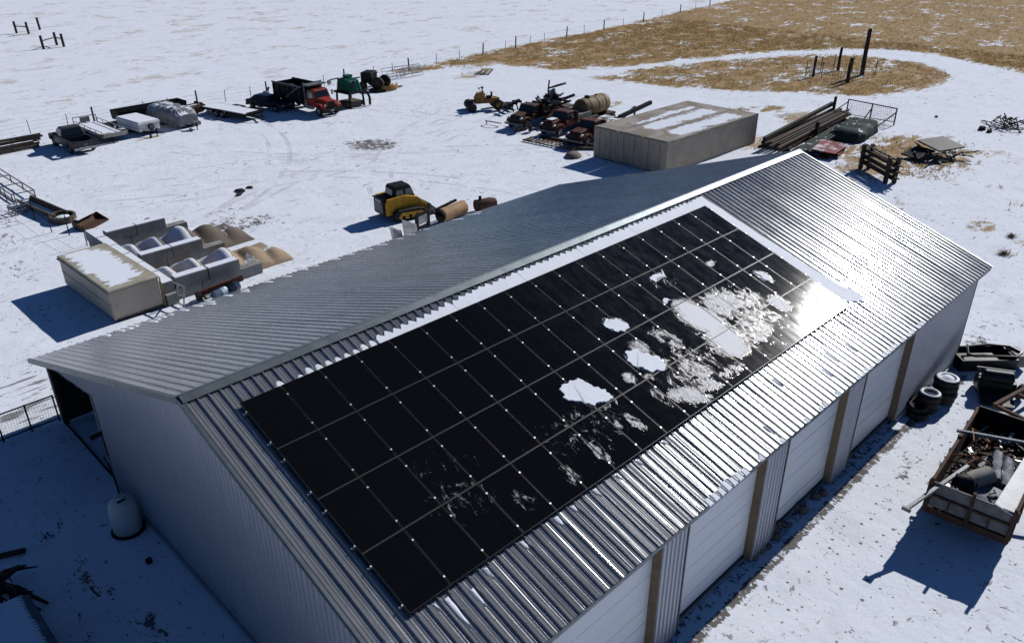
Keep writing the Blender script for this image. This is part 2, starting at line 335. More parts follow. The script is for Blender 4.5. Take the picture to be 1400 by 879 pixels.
# ================================================================ THE GROUND
def seg_dist(px, py, poly):
    d = np.full(px.shape, 1e9); ins = np.zeros(px.shape, bool); n = len(poly)
    for i in range(n):
        ax, ay = poly[i]; bx, by = poly[(i+1) % n]
        vx, vy = bx-ax, by-ay; t = np.clip(((px-ax)*vx+(py-ay)*vy)/(vx*vx+vy*vy+1e-9), 0, 1)
        d = np.minimum(d, np.hypot(px-ax-t*vx, py-ay-t*vy))
        c = ((ay > py) != (by > py)) & (px < (bx-ax)*(py-ay)/((by-ay) if abs(by-ay) > 1e-9 else 1e-9)+ax)
        ins ^= c
    return np.where(ins, d, -d)
def soft(px, py, poly, w, k=0.5): return np.clip(seg_dist(px, py, poly)/w+k, 0, 1)
def blob(px, py, cx, cy, rx, ry, a=0.0):
    dx, dy = px-cx, py-cy; u = dx*math.cos(a)+dy*math.sin(a); v = -dx*math.sin(a)+dy*math.cos(a)
    return np.clip(1.6-1.4*np.hypot(u/rx, v/ry), 0, 1)
FIELD = [(58, 67.0), (66, 65.2), (73, 64.5), (72, 59), (74, 54), (80, 50.3), (90, 47.5), (98.5, 44.8), (108, 40.5), (114.4, 35.8), (119, 29), (119.7, 26), (117.6, 20), (113, 11), (114, 2), (125, -20), (400, -150), (700, 0), (700, 190), (158, 80.3), (105, 72.3), (80, 69.8)]
ISLAND = [(73.2, 45.6), (83.1, 45.2), (94.4, 41.4), (104.9, 36.3), (109, 30.5), (109, 23.5), (104.4, 16.9), (94.7, 16.6), (86, 18.6), (82.7, 24.8), (78.8, 29.9), (75, 37)]
NEARG = [(71.8, 14.8), (70, 9.5), (73, 5.6), (69, 1.4), (60, 1.6), (57, 5.8), (60, 9.5), (61, 13), (58, 17), (63, 17.2), (72, 19)]
def grass_density(px, py):
    g = 0.99*soft(px, py, FIELD, 3.4, 0.85)
    g = np.maximum(g, 0.91*soft(px, py, ISLAND, 3.4, 0.9))
    g = np.maximum(g, 0.72*soft(px, py, NEARG, 5, .8))
    for (cx, cy, rx, ry, a, amp) in ((67, 25.3, 7.5, 1.6, -0.1, .8), (72, 23, 3, 1.6, 0, .7), (61, 36.3, 4.2, 1.5, 0, .78), (57, 38.3, 3, 1, 0, .6), (50.9, -4, 2.0, 1.2, 0, .7), (49.8, -6.8, 1.5, .8, 0, .6), (56.5, -4.5, 2.2, 1, 0, .55), (52.4, 1.8, 1.0, .6, 0, .5), (47.5, -6.8, 1.2, .7, 0, .65),
                                     (65, 3.4, 3.4, 2.0, .4, .75), (70, 6.6, 2.6, 1.6, 0, .68), (73, 13.2, 3, 2.2, 0, .75), (62.5, 16.5, 4.5, 1.0, .1, .8), (30.5, 62.3, 1.6, .8, 0, .6), (11.5, 36.6, 1.4, .9, 0, .5), (10.5, 39, 1.2, .8, .4, .5), (28, 63, 1.5, .8, 0, .6), (22.6, 57.9, 1.3, .6, 0, .75), (20.9, 57.6, 1, .5, 0, .6), (64, 59.5, 5.5, 3.0, .5, .5), (67.5, 63, 5, 2.2, 0.1, .62), (85, 46, 4, 1.0, -.1, .4), (8, 43, 1.5, 3, 0, .3), (36, 140, 9, 3.5, .1, .55), (35, 121, 6, 1.6, 0, .45), (30, 165, 40, 22, 0, .42), (70, 130, 50, 20, .1, .37), (54, 40, 4, 1.0, .2, .6), (58.5, 30, 3, 1.4, 0, .5), (63, 29.5, 5, 1.5, -.1, .58), (60, 41.5, 8, 1.4, .1, .52), (60, -2, 3, 1.2, .2, .5), (66, -4, 4, 1.5, 0, .5), (75, -1, 3, 1.6, 0, .5), (70, 19, 5, 2.0, .1, .62), (58, 8.5, 3, 2, 0, .6), (53, 6, 3, 1.5, 0, .5), (47, 22.9, .8, 1.2, 0, .6), (43, 53.6, 2.5, .6, 0, .5), (14, 62.6, 3, .7, 0, .5)):
        g = np.maximum(g, amp*blob(px, py, cx, cy, rx, ry, a))
    back = np.clip((py-68.5-np.maximum(0, px-60)*0.1)/6, 0, 1)*0.31
    return np.maximum(g, back)
def dirt_shade_density(px, py):
    d = np.zeros(px.shape)
    for (cx, cy, rx, ry, a, amp) in ((35, 41.2, 2.8, 3.8, .5, .84), (32.6, 41, 1.6, 1.2, 0, .5), (16.5, 31.5, 2.6, 3.4, 0.2, .62), (17.5, 34.5, 2.5, 1.6, 0, .5), (20.3, 30, 2.5, 1.6, 0, .42), (29.6, -9.9, 1.3, .55, 0, .85), (34.3, -9.2, 1.2, 1.0, 0, .72), (36.5, -9.0, 1.5, .9, 0, .55),
                                     (-2.3, 5.0, .7, 2.6, 0.15, .62), (-1.7, 2.0, .8, 1.6, .2, .66), (-2.6, 8.4, .9, 1.5, -.3, .55), (5.8, 44, 2.6, 4.5, 0, .56), (4.5, 39, 2.4, 4, 0, .55), (4, 33, 2.2, 4, 0, .5), (3, 27, 1.4, 2.6, 0, .48), (16.7, 39.5, 1.1, .5, 0, .62), (46, 25.6, 1.4, 1.0, 0, .55), (42.5, 54.5, 2.2, 1.4, 0, .62), (46, 56.5, 1.6, .8, 0, .6), (64, 4.6, 2.5, 1.5, 0, .6), (21.6, -10.9, 1.5, .4, -.2, .62), (23, -10.7, .8, .3, 0, .6), (81, 3.4, 2.2, 1.7, 0, .72), (59, 12, 3, 2, 0, .5), (56, 5.5, 3, 1.5, 0, .5), (29.5, 34.5, 6, 3, .3, .40), (70.5, 20.8, 2.4, 1.2, 0, .66), (52, 39, 3, 1, 0, .45), (9.5, 63, 6, 1.2, .05, .5), (31, 24, 8, 3, .2, .40), (17.8, 31.0, 3.2, 2.0, .3, .68), (38, 34, 3.5, 2, .4, .46), (42, 41, 3, 2, -.3, .44), (24, 44, 4, 2, .2, .42), (33, 29, 3, 1.5, .1, .46), (27, 52, 5, 1.2, 0, .42), (12, 50, 2, 3, 0, .46), (45, 47, 4, 1.5, .3, .44), (40, 24, 3, 1.6, 0, .46)):
        d = np.maximum(d, amp*blob(px, py, cx, cy, rx, ry, a))
    drip = np.clip(1.5-np.abs(py+9.78)/0.22, 0, 1)*((px > 0) & (px < 26)); d = np.maximum(d, drip*0.83)
    foot = np.clip((py+9.5)/0.1, 0, 1)*(py < -8.6)*((px > 0) & (px < 31)); d = np.maximum(d, foot*0.6)  # shade along the wall base and door recesses, painted into the ground colour
    lower = ((py < 62) & (px < 60))*0.36
    return np.maximum(d, lower)
def build_ground():
    gx = np.concatenate([[-3000, -900, -300, -120, -60, -35, -22], np.arange(-14, 92, 0.45), np.arange(92, 130, 1.0), np.arange(130, 300, 4), [320, 400, 600, 1200, 3000]])
    gy = np.concatenate([[-3000, -900, -300, -120, -60, -35], np.arange(-24, -10.3, 0.45), np.arange(-10.3, -9.1, 0.07), np.arange(-9.0, 76, 0.45), np.arange(76, 160, 1.6), np.arange(160, 300, 5), [320, 400, 600, 1200, 3000]])
    X, Y = np.meshgrid(gx, gy, indexing='ij'); nx, ny = X.shape
    Z = np.zeros(X.shape)
    for i in range(nx):
        for j in range(ny):
            x, y = gx[i], gy[j]
            if -15 < x < 130 and -25 < y < 160:
                Z[i, j] = 0.035*noise.noise((x*0.35, y*0.35, 3.1)) + 0.018*noise.noise((x*1.1, y*0.9, 7.7)) - 0.02
                if -9.3 < y < 15.2 and -0.2 < x < 31.4: Z[i, j] = -0.03
    V = np.stack([X, Y, Z], -1).reshape(-1, 3)
    idx = np.arange(nx*ny).reshape(nx, ny)
    F = np.stack([idx[:-1, :-1], idx[1:, :-1], idx[1:, 1:], idx[:-1, 1:]], -1).reshape(-1, 4)
    me = bpy.data.meshes.new('ground'); me.from_pydata(V.tolist(), [], F.tolist()); me.update()
    me.polygons.foreach_set('use_smooth', [True]*len(me.polygons))
    px, py = V[:, 0], V[:, 1]
    trk = np.maximum(soft(px, py, [(-6, 15.4), (1.2, 15.4), (3.2, 18), (2.4, 20.8), (-8, 21.5)], 1.5), 0)
    trk = np.maximum(trk, 0.45*soft(px, py, [(12, 34), (30, 30), (36, 33), (34, 37), (14, 40)], 3))
    trk = np.maximum(trk, 0.42*soft(px, py, [(60, 38), (75, 33), (84, 16), (112, 8), (112, 14), (96, 15), (84, 17), (79, 28), (72, 42), (60, 46)], 2))
    dots = 0.9*soft(px, py, [(10, -10.6), (16, -10.1), (31, -10.2), (34, -11.5), (28, -12.6), (20, -11.6), (17, -13.5), (15, -13.6), (12, -12.8)], 1.0)
    dots = np.maximum(dots, 0.45*soft(px, py, [(0, 35), (10, 30), (14, 60), (2, 62)], 4))
    dots = np.maximum(dots, 0.25*((px > 10) & (px < 60) & (py > 20) & (py < 60)))
    yard = soft(px, py, [(12, 24), (22, 18), (45, 20), (46, 40), (58, 46), (46, 58), (16, 55), (11, 42)], 4)
    for nm, arr in (('yard', yard), ('grass', grass_density(px, py)), ('dirt', dirt_shade_density(px, py)), ('track', trk), ('dots', dots)):
        a = me.attributes.new(nm, 'FLOAT', 'POINT'); a.data.foreach_set('value', arr.astype(np.float32))
    # material
    m, nt, b = nodes('snowy_ground'); p = posn(nt)
    att = lambda n: N(nt, 'ShaderNodeAttribute', attribute_name=n).outputs['Fac']
    ps = scaled(nt, p, (1.0, 1.35, 1.0))
    nb = noisen(nt, ps, 0.16, 3, 0.5); nm_ = noisen(nt, scaled(nt, p, (0.75, 1.5, 1)), 0.85, 6, 0.62, 0.5); nf = noisen(nt, ps, 5.0, 4, 0.65)
    mix3 = mathn(nt, 'ADD', mathn(nt, 'MULTIPLY', nb, 0.95), mathn(nt, 'ADD', mathn(nt, 'MULTIPLY', nm_, 1.0), mathn(nt, 'MULTIPLY', nf, 0.4)))  # mean 0.925
    gv = mathn(nt, 'ADD', att('grass'), mathn(nt, 'MULTIPLY', mathn(nt, 'SUBTRACT', mix3, 1.175), 2.2))
    gm = sstep(nt, gv, 0.58, 0.72)
    gm = mathn(nt, 'MULTIPLY', gm, sstep(nt, att('grass'), 0.05, 0.2))
    ps2 = scaled(nt, p, (1.5, 0.8, 1.0))
    d1 = noisen(nt, ps2, 1.9, 5, 0.65, 0.5); d2 = noisen(nt, ps2, 9.0, 3, 0.6)
    dv = mathn(nt, 'ADD', att('dirt'), mathn(nt, 'MULTIPLY', mathn(nt, 'SUBTRACT', mathn(nt, 'ADD', mathn(nt, 'MULTIPLY', d1, 0.75), mathn(nt, 'MULTIPLY', d2, 0.5)), 0.625), 2.4))
    dm = mathn(nt, 'MULTIPLY', sstep(nt, dv, 0.62, 0.78), 0.9)
    # wheel ruts: broken lines along x
    sxyz = N(nt, 'ShaderNodeSeparateXYZ'); L(nt, p, sxyz.inputs[0])
    rut = noisen(nt, scaled(nt, p, (0.45, 3.2, 1)), 1.0, 4, 0.6, 0.3)
    tv = mathn(nt, 'ADD', mathn(nt, 'MULTIPLY', att('track'), 0.30), mathn(nt, 'MULTIPLY', mathn(nt, 'SUBTRACT', rut, 0.5), 1.6))
    tm = mathn(nt, 'MULTIPLY', sstep(nt, tv, 0.36, 0.46), sstep(nt, att('track'), 0.1, 0.5))
    vo = N(nt, 'ShaderNodeTexVoronoi', voronoi_dimensions='2D'); vo.inputs['Scale'].default_value = 2.1; L(nt, p, vo.inputs['Vector'])
    dsz = N(nt, 'ShaderNodeSeparateColor'); L(nt, vo.outputs['Color'], dsz.inputs[0])
    dthr = mathn(nt, 'MULTIPLY', mathn(nt, 'MULTIPLY', att('dots'), 0.15), mathn(nt, 'POWER', dsz.outputs[0], 1.5))
    dd = mathn(nt, 'LESS_THAN', vo.outputs['Distance'], dthr)
    dd = mathn(nt, 'MULTIPLY', dd, 0.8)
    # tyre tracks: broken pairs of arcs pressed into the yard snow
    arcs = None; p2 = scaled(nt, p, (1, 1, 0))
    for (cx, cy, rad) in ((60, 10, 38), (10, 2, 44), (95, 62, 52), (30, 75, 38), (2, 60, 30), (60, 70, 42), (5, 15, 31), (48, -20, 62)):
        dv_ = N(nt, 'ShaderNodeVectorMath', operation='DISTANCE'); L(nt, p2, dv_.inputs[0]); dv_.inputs[1].default_value = (cx, cy, 0)
        for o_ in (-.85, .85):
            e_ = mathn(nt, 'ABSOLUTE', mathn(nt, 'SUBTRACT', dv_.outputs['Value'], rad+o_)); w_ = sstep(nt, e_, 0.30, 0.12)
            arcs = w_ if arcs is None else mathn(nt, 'MAXIMUM', arcs, w_)
    arcs = mathn(nt, 'MULTIPLY', mathn(nt, 'MULTIPLY', arcs, att('yard')), sstep(nt, noisen(nt, p, 0.35, 4, 0.6), 0.42, 0.6))
    fl = noisen(nt, scaled(nt, p, (1.1, 2.4, 1)), 1.3, 5, 0.6, 0.6)
    fleck = mathn(nt, 'MULTIPLY', sstep(nt, mathn(nt, 'ADD', fl, mathn(nt, 'MULTIPLY', sstep(nt, noisen(nt, p, 0.11, 3), 0.4, 0.65), 0.06)), 0.665, 0.72), 0.68)
    dm = mathn(nt, 'MAXIMUM', dm, mathn(nt, 'MULTIPLY', fleck, mathn(nt, 'SUBTRACT', 1.0, gm, True)))
    dark = mathn(nt, 'MAXIMUM', mathn(nt, 'MAXIMUM', dm, mathn(nt, 'MULTIPLY', tm, 0.75)), dd)
    snowc = mixc(nt, noisen(nt, p, 0.5, 4), (0.72, 0.765, 0.84), (0.77, 0.805, 0.865))
    thin = mathn(nt, 'MULTIPLY', sstep(nt, noisen(nt, scaled(nt, p, (1, 1.6, 1)), 0.45, 6, 0.62), 0.48, 0.70), 0.20)
    snowc = mixc(nt, mathn(nt, 'MAXIMUM', thin, mathn(nt, 'MULTIPLY', arcs, 0.42)), snowc, (0.42, 0.42, 0.43))
    grassc = mixc(nt, sstep(nt, noisen(nt, ps, 2.6, 5, 0.65), 0.3, 0.7), (0.41, 0.28, 0.13), (0.26, 0.17, 0.078))
    dirt_shade_c = mixc(nt, noisen(nt, p, 4.0, 4), (0.045, 0.038, 0.032), (0.12, 0.095, 0.075))
    gm = mathn(nt, 'MULTIPLY', gm, sstep(nt, att('grass'), -0.25, 0.85))
    col = mixc(nt, mathn(nt, 'MULTIPLY', gm, 0.97), snowc, grassc); col = mixc(nt, dark, col, dirt_shade_c)
    L(nt, col, b.inputs['Base Color'])
    anyd = mathn(nt, 'MAXIMUM', gm, dark)
    b.inputs['Roughness'].default_value = 0.9; b.inputs['Specular IOR Level'].default_value = 0.03
    s1 = noisen(nt, p, 1.4, 5, 0.6); s2 = noisen(nt, scaled(nt, p, (1, 2.2, 1)), 5.0, 4, 0.6)
    hgt = mathn(nt, 'ADD', mathn(nt, 'ADD', s1, mathn(nt, 'MULTIPLY', s2, 0.35)), mathn(nt, 'MULTIPLY', mathn(nt, 'MAXIMUM', anyd, mathn(nt, 'MULTIPLY', arcs, 2.2)), -0.25))
    bumpn(nt, hgt, 0.34, 0.10, b)
    me.materials.append(m)
    o = bpy.data.objects.new('ground', me); COL.objects.link(o); struct(o)
    o['label'] = 'snow covered ground with dry grass showing through'
    return o
build_ground()

# dry grass standing out of the snow: blades in tufts, one object that nobody could count
def build_grass():
    rng = np.random.default_rng(5)
    pts = []
    for (x0, x1, y0, y1, n) in ((56, 125, -6, 72, 60000), (110, 300, -60, 125, 80000), (9, 58, 30, 68, 2500), (45, 60, -9, 4, 2500)):
        px = rng.uniform(x0, x1, n); py = rng.uniform(y0, y1, n); g = grass_density(px, py)
        cl = np.array([noise.noise((a*0.55, b_*0.7, 1.3)) for a, b_ in zip(px, py)])
        keep = (rng.random(n) < np.clip((g-0.42)*1.7, 0, 1)) & (cl > 0.12-g*0.35)
        keep &= ~((px > 45.3) & (px < 60) & (py > 17) & (py < 25)) & ~((px < 31.8) & (py < 16) & (py > -10))
        pts += list(zip(px[keep], py[keep]))
    V = []; F = []; T = []
    for (x, y) in pts:
        far = math.hypot(x+6, y+18) > 125
        k = 3 if far else 4
        s = (1.35 if far else 1.0)*rng.uniform(0.6, 1.2)
        for _ in range(k):
            a = rng.uniform(0, 2*math.pi); w = 0.028*s; h = 0.22*s*rng.uniform(0.5, 1.1); ln = rng.uniform(0.1, 0.38)*s
            bx, by = x+rng.normal(0, 0.09*s), y+rng.normal(0, 0.09*s); b0 = len(V)
            V += [(bx-w*math.sin(a), by+w*math.cos(a), -0.03), (bx+w*math.sin(a), by-w*math.cos(a), -0.03), (bx+ln*math.cos(a), by+ln*math.sin(a), h)]
            F.append((b0, b0+1, b0+2)); t = float(np.clip(rng.normal(0.5, 0.25), 0, 1)); T += [t, t, t]
    me = bpy.data.meshes.new('dry_grass'); me.from_pydata(V, [], F); me.update(); me.materials.append(M['blades'])
    a = me.attributes.new('tone', 'FLOAT', 'POINT'); a.data.foreach_set('value', np.array(T, np.float32))
    o = bpy.data.objects.new('dry_grass', me); COL.objects.link(o)
    tag(o, 'tufts of dry tan prairie grass standing out of the snow', 'grass', kind='stuff')
build_grass()

# ================================================================ THE BARN
TH, TH2 = 0.3298, 0.3251            # right and left pitch
HR, BL = 8.1275, 31.47              # ridge height, ridge length
SR, SL = 10.13, 16.74               # slope lengths
WR, WL = -9.25, 15.0                # wall planes
GX, GX2 = 0.29, 31.2                # near and far gable planes
def zr(y): return HR - (-y*math.tan(TH) if y < 0 else y*math.tan(TH2))
barn = thing('metal_barn', 'long galvanized metal barn carrying the solar panels on its roof', 'barn')
NS = 35; SW = BL/NS; PIT = SW/3
def profile(period, n):
    out = []
    for k in range(n):
        for (a, h) in ((0, 0), (0.016, .052), (0.05, .052), (0.066, 0), (.125, 0), (.135, .007), (.15, .007), (.16, 0), (.205, 0), (.215, .007), (.23, .007), (.24, 0)):
            out.append((k*period + a*period/0.2997, h))
    out.append((n*period, 0)); return out
PR = profile(PIT, 3)
def pan_profile(seed):
    r = random.Random(seed); out = []; q = PIT/0.2997
    for k in range(3):
        x0 = k*PIT
        pts = [(0, 0), (0.016, .046), (0.05, .046), (0.066, 0)]
        for a in (.09, .115): pts.append((a, r.uniform(-.0022, .0022)))
        pts += [(.13, .001), (.137, .010), (.152, .010), (.159, .001), (.185, r.uniform(-.0022, .0022)), (.207, .001), (.214, .010), (.229, .010), (.236, .001), (.268, r.uniform(-.002, .002))]
        out += [(x0+a*q, h) for a, h in pts]
    out.append((3*PIT, 0)); return out
def slope_sheet(th, sgn, slen, seed):
    vv = []; PRO = pan_profile(seed)
    segs = [slen*k/6 for k in range(7)]; r = random.Random(seed+50)
    for i, s in enumerate(segs):
        for (a, h) in PRO:
            hh = h+(r.uniform(-.0012, .0012) if h < .04 and 0 < i < 6 else 0)
            vv.append((a, sgn*(s*math.cos(th)+hh*math.sin(th)), HR - s*math.sin(th) + hh*math.cos(th)))
    n = len(PRO); ff = []
    for i in range(len(segs)-1):
        for k in range(n-1):
            q = (i*n+k, i*n+k+1, (i+1)*n+k+1, (i+1)*n+k); ff.append(q if sgn > 0 else tuple(reversed(q)))
    me = bpy.data.meshes.new('roof_sheet'); me.from_pydata(vv, [], ff); me.update(); me.materials.append(M['galv']); return me
for th, sgn, slen in ((TH, -1, SR), (TH2, 1, SL)):
    mes = [slope_sheet(th, sgn, slen, 100*sgn+q) for q in range(7)]
    for k in range(NS):
        rngk = random.Random(k*7+sgn)
        inst(mes[(k*3+rngk.randrange(2)) % 7], 'roof_sheet', barn, (k*SW, 0, rngk.uniform(-0.0015, 0.0015)))
    d = MB(); y1 = sgn*(slen-0.06)*math.cos(th); zz = HR-(slen-0.06)*math.sin(th)
    d.prism([(0, HR-0.03), (y1, zz-0.03), (y1, zz-0.09), (0, HR-0.10)], 0.06, BL-0.06, axis='x')
    d.build('roof_deck', M['woodgray'], barn)
    # screw rows across the sheets
    sc = MB()
    for s_ in np.arange(0.45, slen, 1.52 if sgn < 0 else 2.4):
        for k in range(NS*3):
            x = k*PIT+.033*PIT/.2997; h = .048
            c = (x, sgn*(s_*math.cos(th)+h*math.sin(th)), HR-s_*math.sin(th)+h*math.cos(th)); sc.box(c, (.02, .02, .014))
    sc.build('screw_row', M['midgray'], barn)['kind'] = 'stuff'
# ridge cap
rc = MB(); w = 0.24
for (a0, a1) in [(-0.03, BL+0.03)]:
    rc.prism([(-w, HR-w*math.tan(TH)+.072), (0, HR+.095), (w, HR-w*math.tan(TH2)+.072), (w, HR-w*math.tan(TH2)+.058), (0, HR+.08), (-w, HR-w*math.tan(TH)+.058)], a0, a1, axis='x')
rc.tube([(-0.03, 0, HR+.09), (BL+.03, 0, HR+.09)], 0.022, 6)
rc.build('ridge_cap', M['trim'], barn)
# rake and eave trim
for gx in (-0.045, BL+0.045):
    for sgn, th, sl in ((-1, TH, SR), (1, TH2, SL)):
        a = (gx, sgn*0.0, HR-0.045); b_ = (gx, sgn*sl*math.cos(th), HR-sl*math.sin(th)-0.045)
        MB().bar(a, b_, 0.09, 0.17).build('rake_trim', M['trim'], barn)
MB().bar((0.0, SL*math.cos(TH2)-.01, HR-SL*math.sin(TH2)-.075), (BL, SL*math.cos(TH2)-.01, HR-SL*math.sin(TH2)-.075), 0.03, 0.12).build('eave_trim', M['trim'], barn)
MB().bar((0.0, -SR*math.cos(TH)+.01, HR-SR*math.sin(TH)-.075), (BL, -SR*math.cos(TH)+.01, HR-SR*math.sin(TH)-.075), 0.03, 0.12).build('eave_trim', M['trim'], barn)
# gable walls, sheet by sheet
def gable_sheet(y0, wdt, gx, out, zlow):
    PRg = profile(wdt/4, 4); vv = []; ff = []
    cut = [(a, h) for (a, h) in PRg]
    for (a, h) in cut:
        y = y0+a; vv += [(gx+out*h, y, zlow(y)), (gx+out*h, y, zr(y)-0.10)]
    for k in range(len(cut)-1):
        q = (2*k, 2*k+2, 2*k+3, 2*k+1); ff.append(q if out > 0 else tuple(reversed(q)))
    me = bpy.data.meshes.new('wall_sheet'); me.from_pydata(vv, [], ff); me.update(); me.materials.append(M['wall'])
    o = bpy.data.objects.new('wall_sheet', me); COL.objects.link(o); o.parent = barn
YO = 9.32                                   # the open bay starts here
nsh = 20; ws = (YO-WR)/nsh
for k in range(nsh):
    y0 = WR+k*ws
    gable_sheet(y0, ws, GX, -1, lambda y: 0.06)
    gable_sheet(y0, ws, GX2, 1, lambda y: 0.06)
for k in range(6):
    ws2 = (WL-YO)/6; y0 = YO+k*ws2
    gable_sheet(y0, ws2, GX, -1, lambda y: min(3.9-(y-YO)*0.17, zr(y)-0.12))
    gable_sheet(y0, ws2, GX2, 1, lambda y: 0.06)
core = MB()                                  # what stands behind the sheets: framed wall
core.prism([(WR+.05, 0), (YO, 0), (YO, zr(YO)-.14), (0, HR-.14), (WR+.05, zr(WR)-.14)], GX+.03, GX+.15, axis='x')
core.prism([(WR+.05, 0), (WL-.05, 0), (WL-.05, zr(WL)-.14), (0, HR-.14), (WR+.05, zr(WR)-.14)], GX2-.15, GX2-.03, axis='x')
core.build('gable_frame', M['woodgray'], barn)
bay = MB(); bay.prism([(GX+.15, 0), (GX2-.16, 0), (GX2-.16, zr(YO)-.16), (GX+.15, zr(YO)-.16)], YO-.06, YO)   # partition beside the bay
bay.b2(9.0, 9.1, YO+.02, WL-.06, 0, 2.9)
bay.build('partition', M['wooddark'], barn)
# left eave wall with girts and posts inside the open bay
lw = MB(); lw.b2(GX, GX2, WL-.02, WL+.03, 0.05, zr(WL)-.1); lw.build('side_wall', M['wall'], barn)
lwi = MB(); lwi.b2(GX+.12, 9.0, WL-.06, WL-.025, 0.03, zr(WL)-.12); lwi.build('inner_lining', M['wooddark'], barn)
for k in range(4): MB().b2(GX+.02+k*2.2, GX+.2+k*2.2, WL-.26, WL-.07, 0, zr(WL-.2)-.14).build('post', M['wooddark'], barn)
MB().b2(GX-.06, GX+.14, YO-.04, YO+.10, 0, 3.9).build('post', M['midgray'], barn)
MB().b2(GX+.04, GX+.1, YO+.1, WL-.05, 0.0, .06).build('door_track', M['black'], barn)
# icicle-like insulation strips hanging under the header
st = MB(); rr = random.Random(3)
for k in range(46):
    y = YO+.2+k*.12; zt = min(3.95-(y-YO)*.17, zr(y)-.12); ln = rr.uniform(.12, .55)
    st.prism([(y-.04, zt), (y+.045, zt), (y+rr.uniform(-.02, .03), zt-ln)], GX+.16, GX+.18, axis='x')
st.build('hanging_strip', M['ltgray'], barn)['kind'] = 'stuff'
# right side wall: corrugated sections between recessed sectional doors
zt = zr(WR)-0.13
def wall_run(x0, x1):
    n = max(1, round((x1-x0)/0.62)); w_ = (x1-x0)/n
    PRw = profile(w_/3, 3); vv = []; ff = []
    for (a, h) in PRw: vv += [(a, WR-h, 0.08), (a, WR-h, zt)]
    for k in range(len(PRw)-1): ff.append((2*k, 2*k+2, 2*k+3, 2*k+1))
    me = bpy.data.meshes.new('wall_sheet'); me.from_pydata(vv, [], ff); me.update(); me.materials.append(M['wall'])
    for k in range(n): inst(me, 'wall_sheet', barn, (x0+k*w_, 0, 0))
runs = [(2.35, 3.6), (7.93, 9.09), (13.27, 14.55), (18.78, 20.08), (24.5, GX2)]
runs = [(GX, 0.9)] + runs
doors = [(0.9, 2.35+0.0)] + [(3.6, 7.93), (9.09, 13.27), (14.55, 18.78), (20.08, 24.5)]
for (a, b_) in runs:
    wall_run(a, b_)
    MB().b2(a+.0, b_-.0, WR+.012, WR+.30, 0, zt).build('wall_frame', M['woodgray'], barn)
    if a > 1: MB().b2(a-.022, a-.002, WR-.004, WR+.30, 0.03, zt-.02).build('door_jamb', M['woodtan'], barn)
    MB().b2(b_-.005, b_+.03, WR-.045, WR+.02, 0.05, zt-.02).build('corner_trim', M['trim'], barn)
for (a, b_) in doors:
    nsec = 8; hh = (zt-0.12)/nsec
    me = MB().b2(a+.03, b_-.03, WR+.27, WR+.33, 0.006, hh-.006).mesh('door_section', M['door'])
    for k in range(nsec): inst(me, 'door_section', barn, (0, random.Random(k+int(a)).uniform(-.004, .004), 0.10+k*hh))
    MB().b2(a, b_, WR+.18, WR+.30, 0.0, 0.10).build('door_sill', M['concrete'], barn)
    MB().b2(a+.05, b_-.05, WR+.25, WR+.268, 0.10, 0.17).build('door_seal', M['black'], barn)
    MB().b2(a+.005, a+.04, WR+.20, WR+.26, 0.1, zt-.05).build('door_track', M['ltgray'], barn)
wf = MB(); wf.bar((24.55, WR-.07, .11), (28.2, WR-.07, .11), .05, .09); wf.bar((28.9, WR-.07, .11), (31.15, WR-.07, .11), .05, .09); wf.build('base_flashing', M['white'], barn)
MB().b2(GX-.09, GX-.045, WR+.2, YO, 0.02, 0.13).build('base_flashing', M['ltgray'], barn)

# ================================================================ SOLAR ARRAY
X0, S0, PC, RP = 1.067, 0.961, 1.154, 1.7443
arr = thing('solar_array', 'black solar panel array in four rows on the barn roof', 'solar array')
arr.location = (X0, -S0*math.cos(TH), HR-S0*math.sin(TH)); arr.rotation_euler = (TH, 0, 0)
# local axes: x along the ridge, -y down the slope, z off the roof
OFF = 0.14
glass = MB().b2(.011, PC-.031, -(RP-.031), -.011, OFF-.03, OFF-.004).mesh('solar_panel', M['solar'])
fr = MB()
fr.b2(0, PC-.02, -.011, 0, OFF-.04, OFF); fr.b2(0, PC-.02, -(RP-.02), -(RP-.031), OFF-.04, OFF)
fr.b2(0, .011, -(RP-.031), -.011, OFF-.04, OFF); fr.b2(PC-.031, PC-.02, -(RP-.031), -.011, OFF-.04, OFF)
frm = fr.mesh('frame', M['frame'])
rc_ = random.Random(11)
for j in range(4):
    for i in range(18):
        pnl = inst(glass, 'solar_panel', arr, (i*PC, -j*RP, 0), (rc_.uniform(-.0016, .0016), rc_.uniform(-.0022, .0022), 0)); inst(frm, 'frame', pnl)
cl = MB().b2(-.024, .024, -.024, .024, OFF-.03, OFF+.012).mesh('clamp', M['alu'])
ec = MB().b2(-.035, .0, -.02, .02, OFF-.05, OFF+.008).mesh('end_clamp', M['alu'])
rail = MB().b2(-.10, 18*PC+.05, -.02, .02, OFF-.085, OFF-.043).mesh('rail', M['alu'])
for j in range(4):
    for s in (0.35, 1.48):
        inst(rail, 'rail', arr, (0, -(j*RP+s), 0)); inst(ec, 'end_clamp', arr, (-.004, -(j*RP+s), 0)); inst(ec, 'end_clamp', arr, (18*PC+.02, -(j*RP+s), 0))
        for i in range(1, 18): inst(cl, 'clamp', arr, (i*PC-.01, -(j*RP+s), 0))
# pale strip showing in the gap between rows: the lower row's frame lip
for j in range(1, 4): MB().b2(0, 18*PC-.02, -(j*RP-.016), -(j*RP-.004), OFF-.03, OFF-.006).build('row_seal', M['seal'], arr)

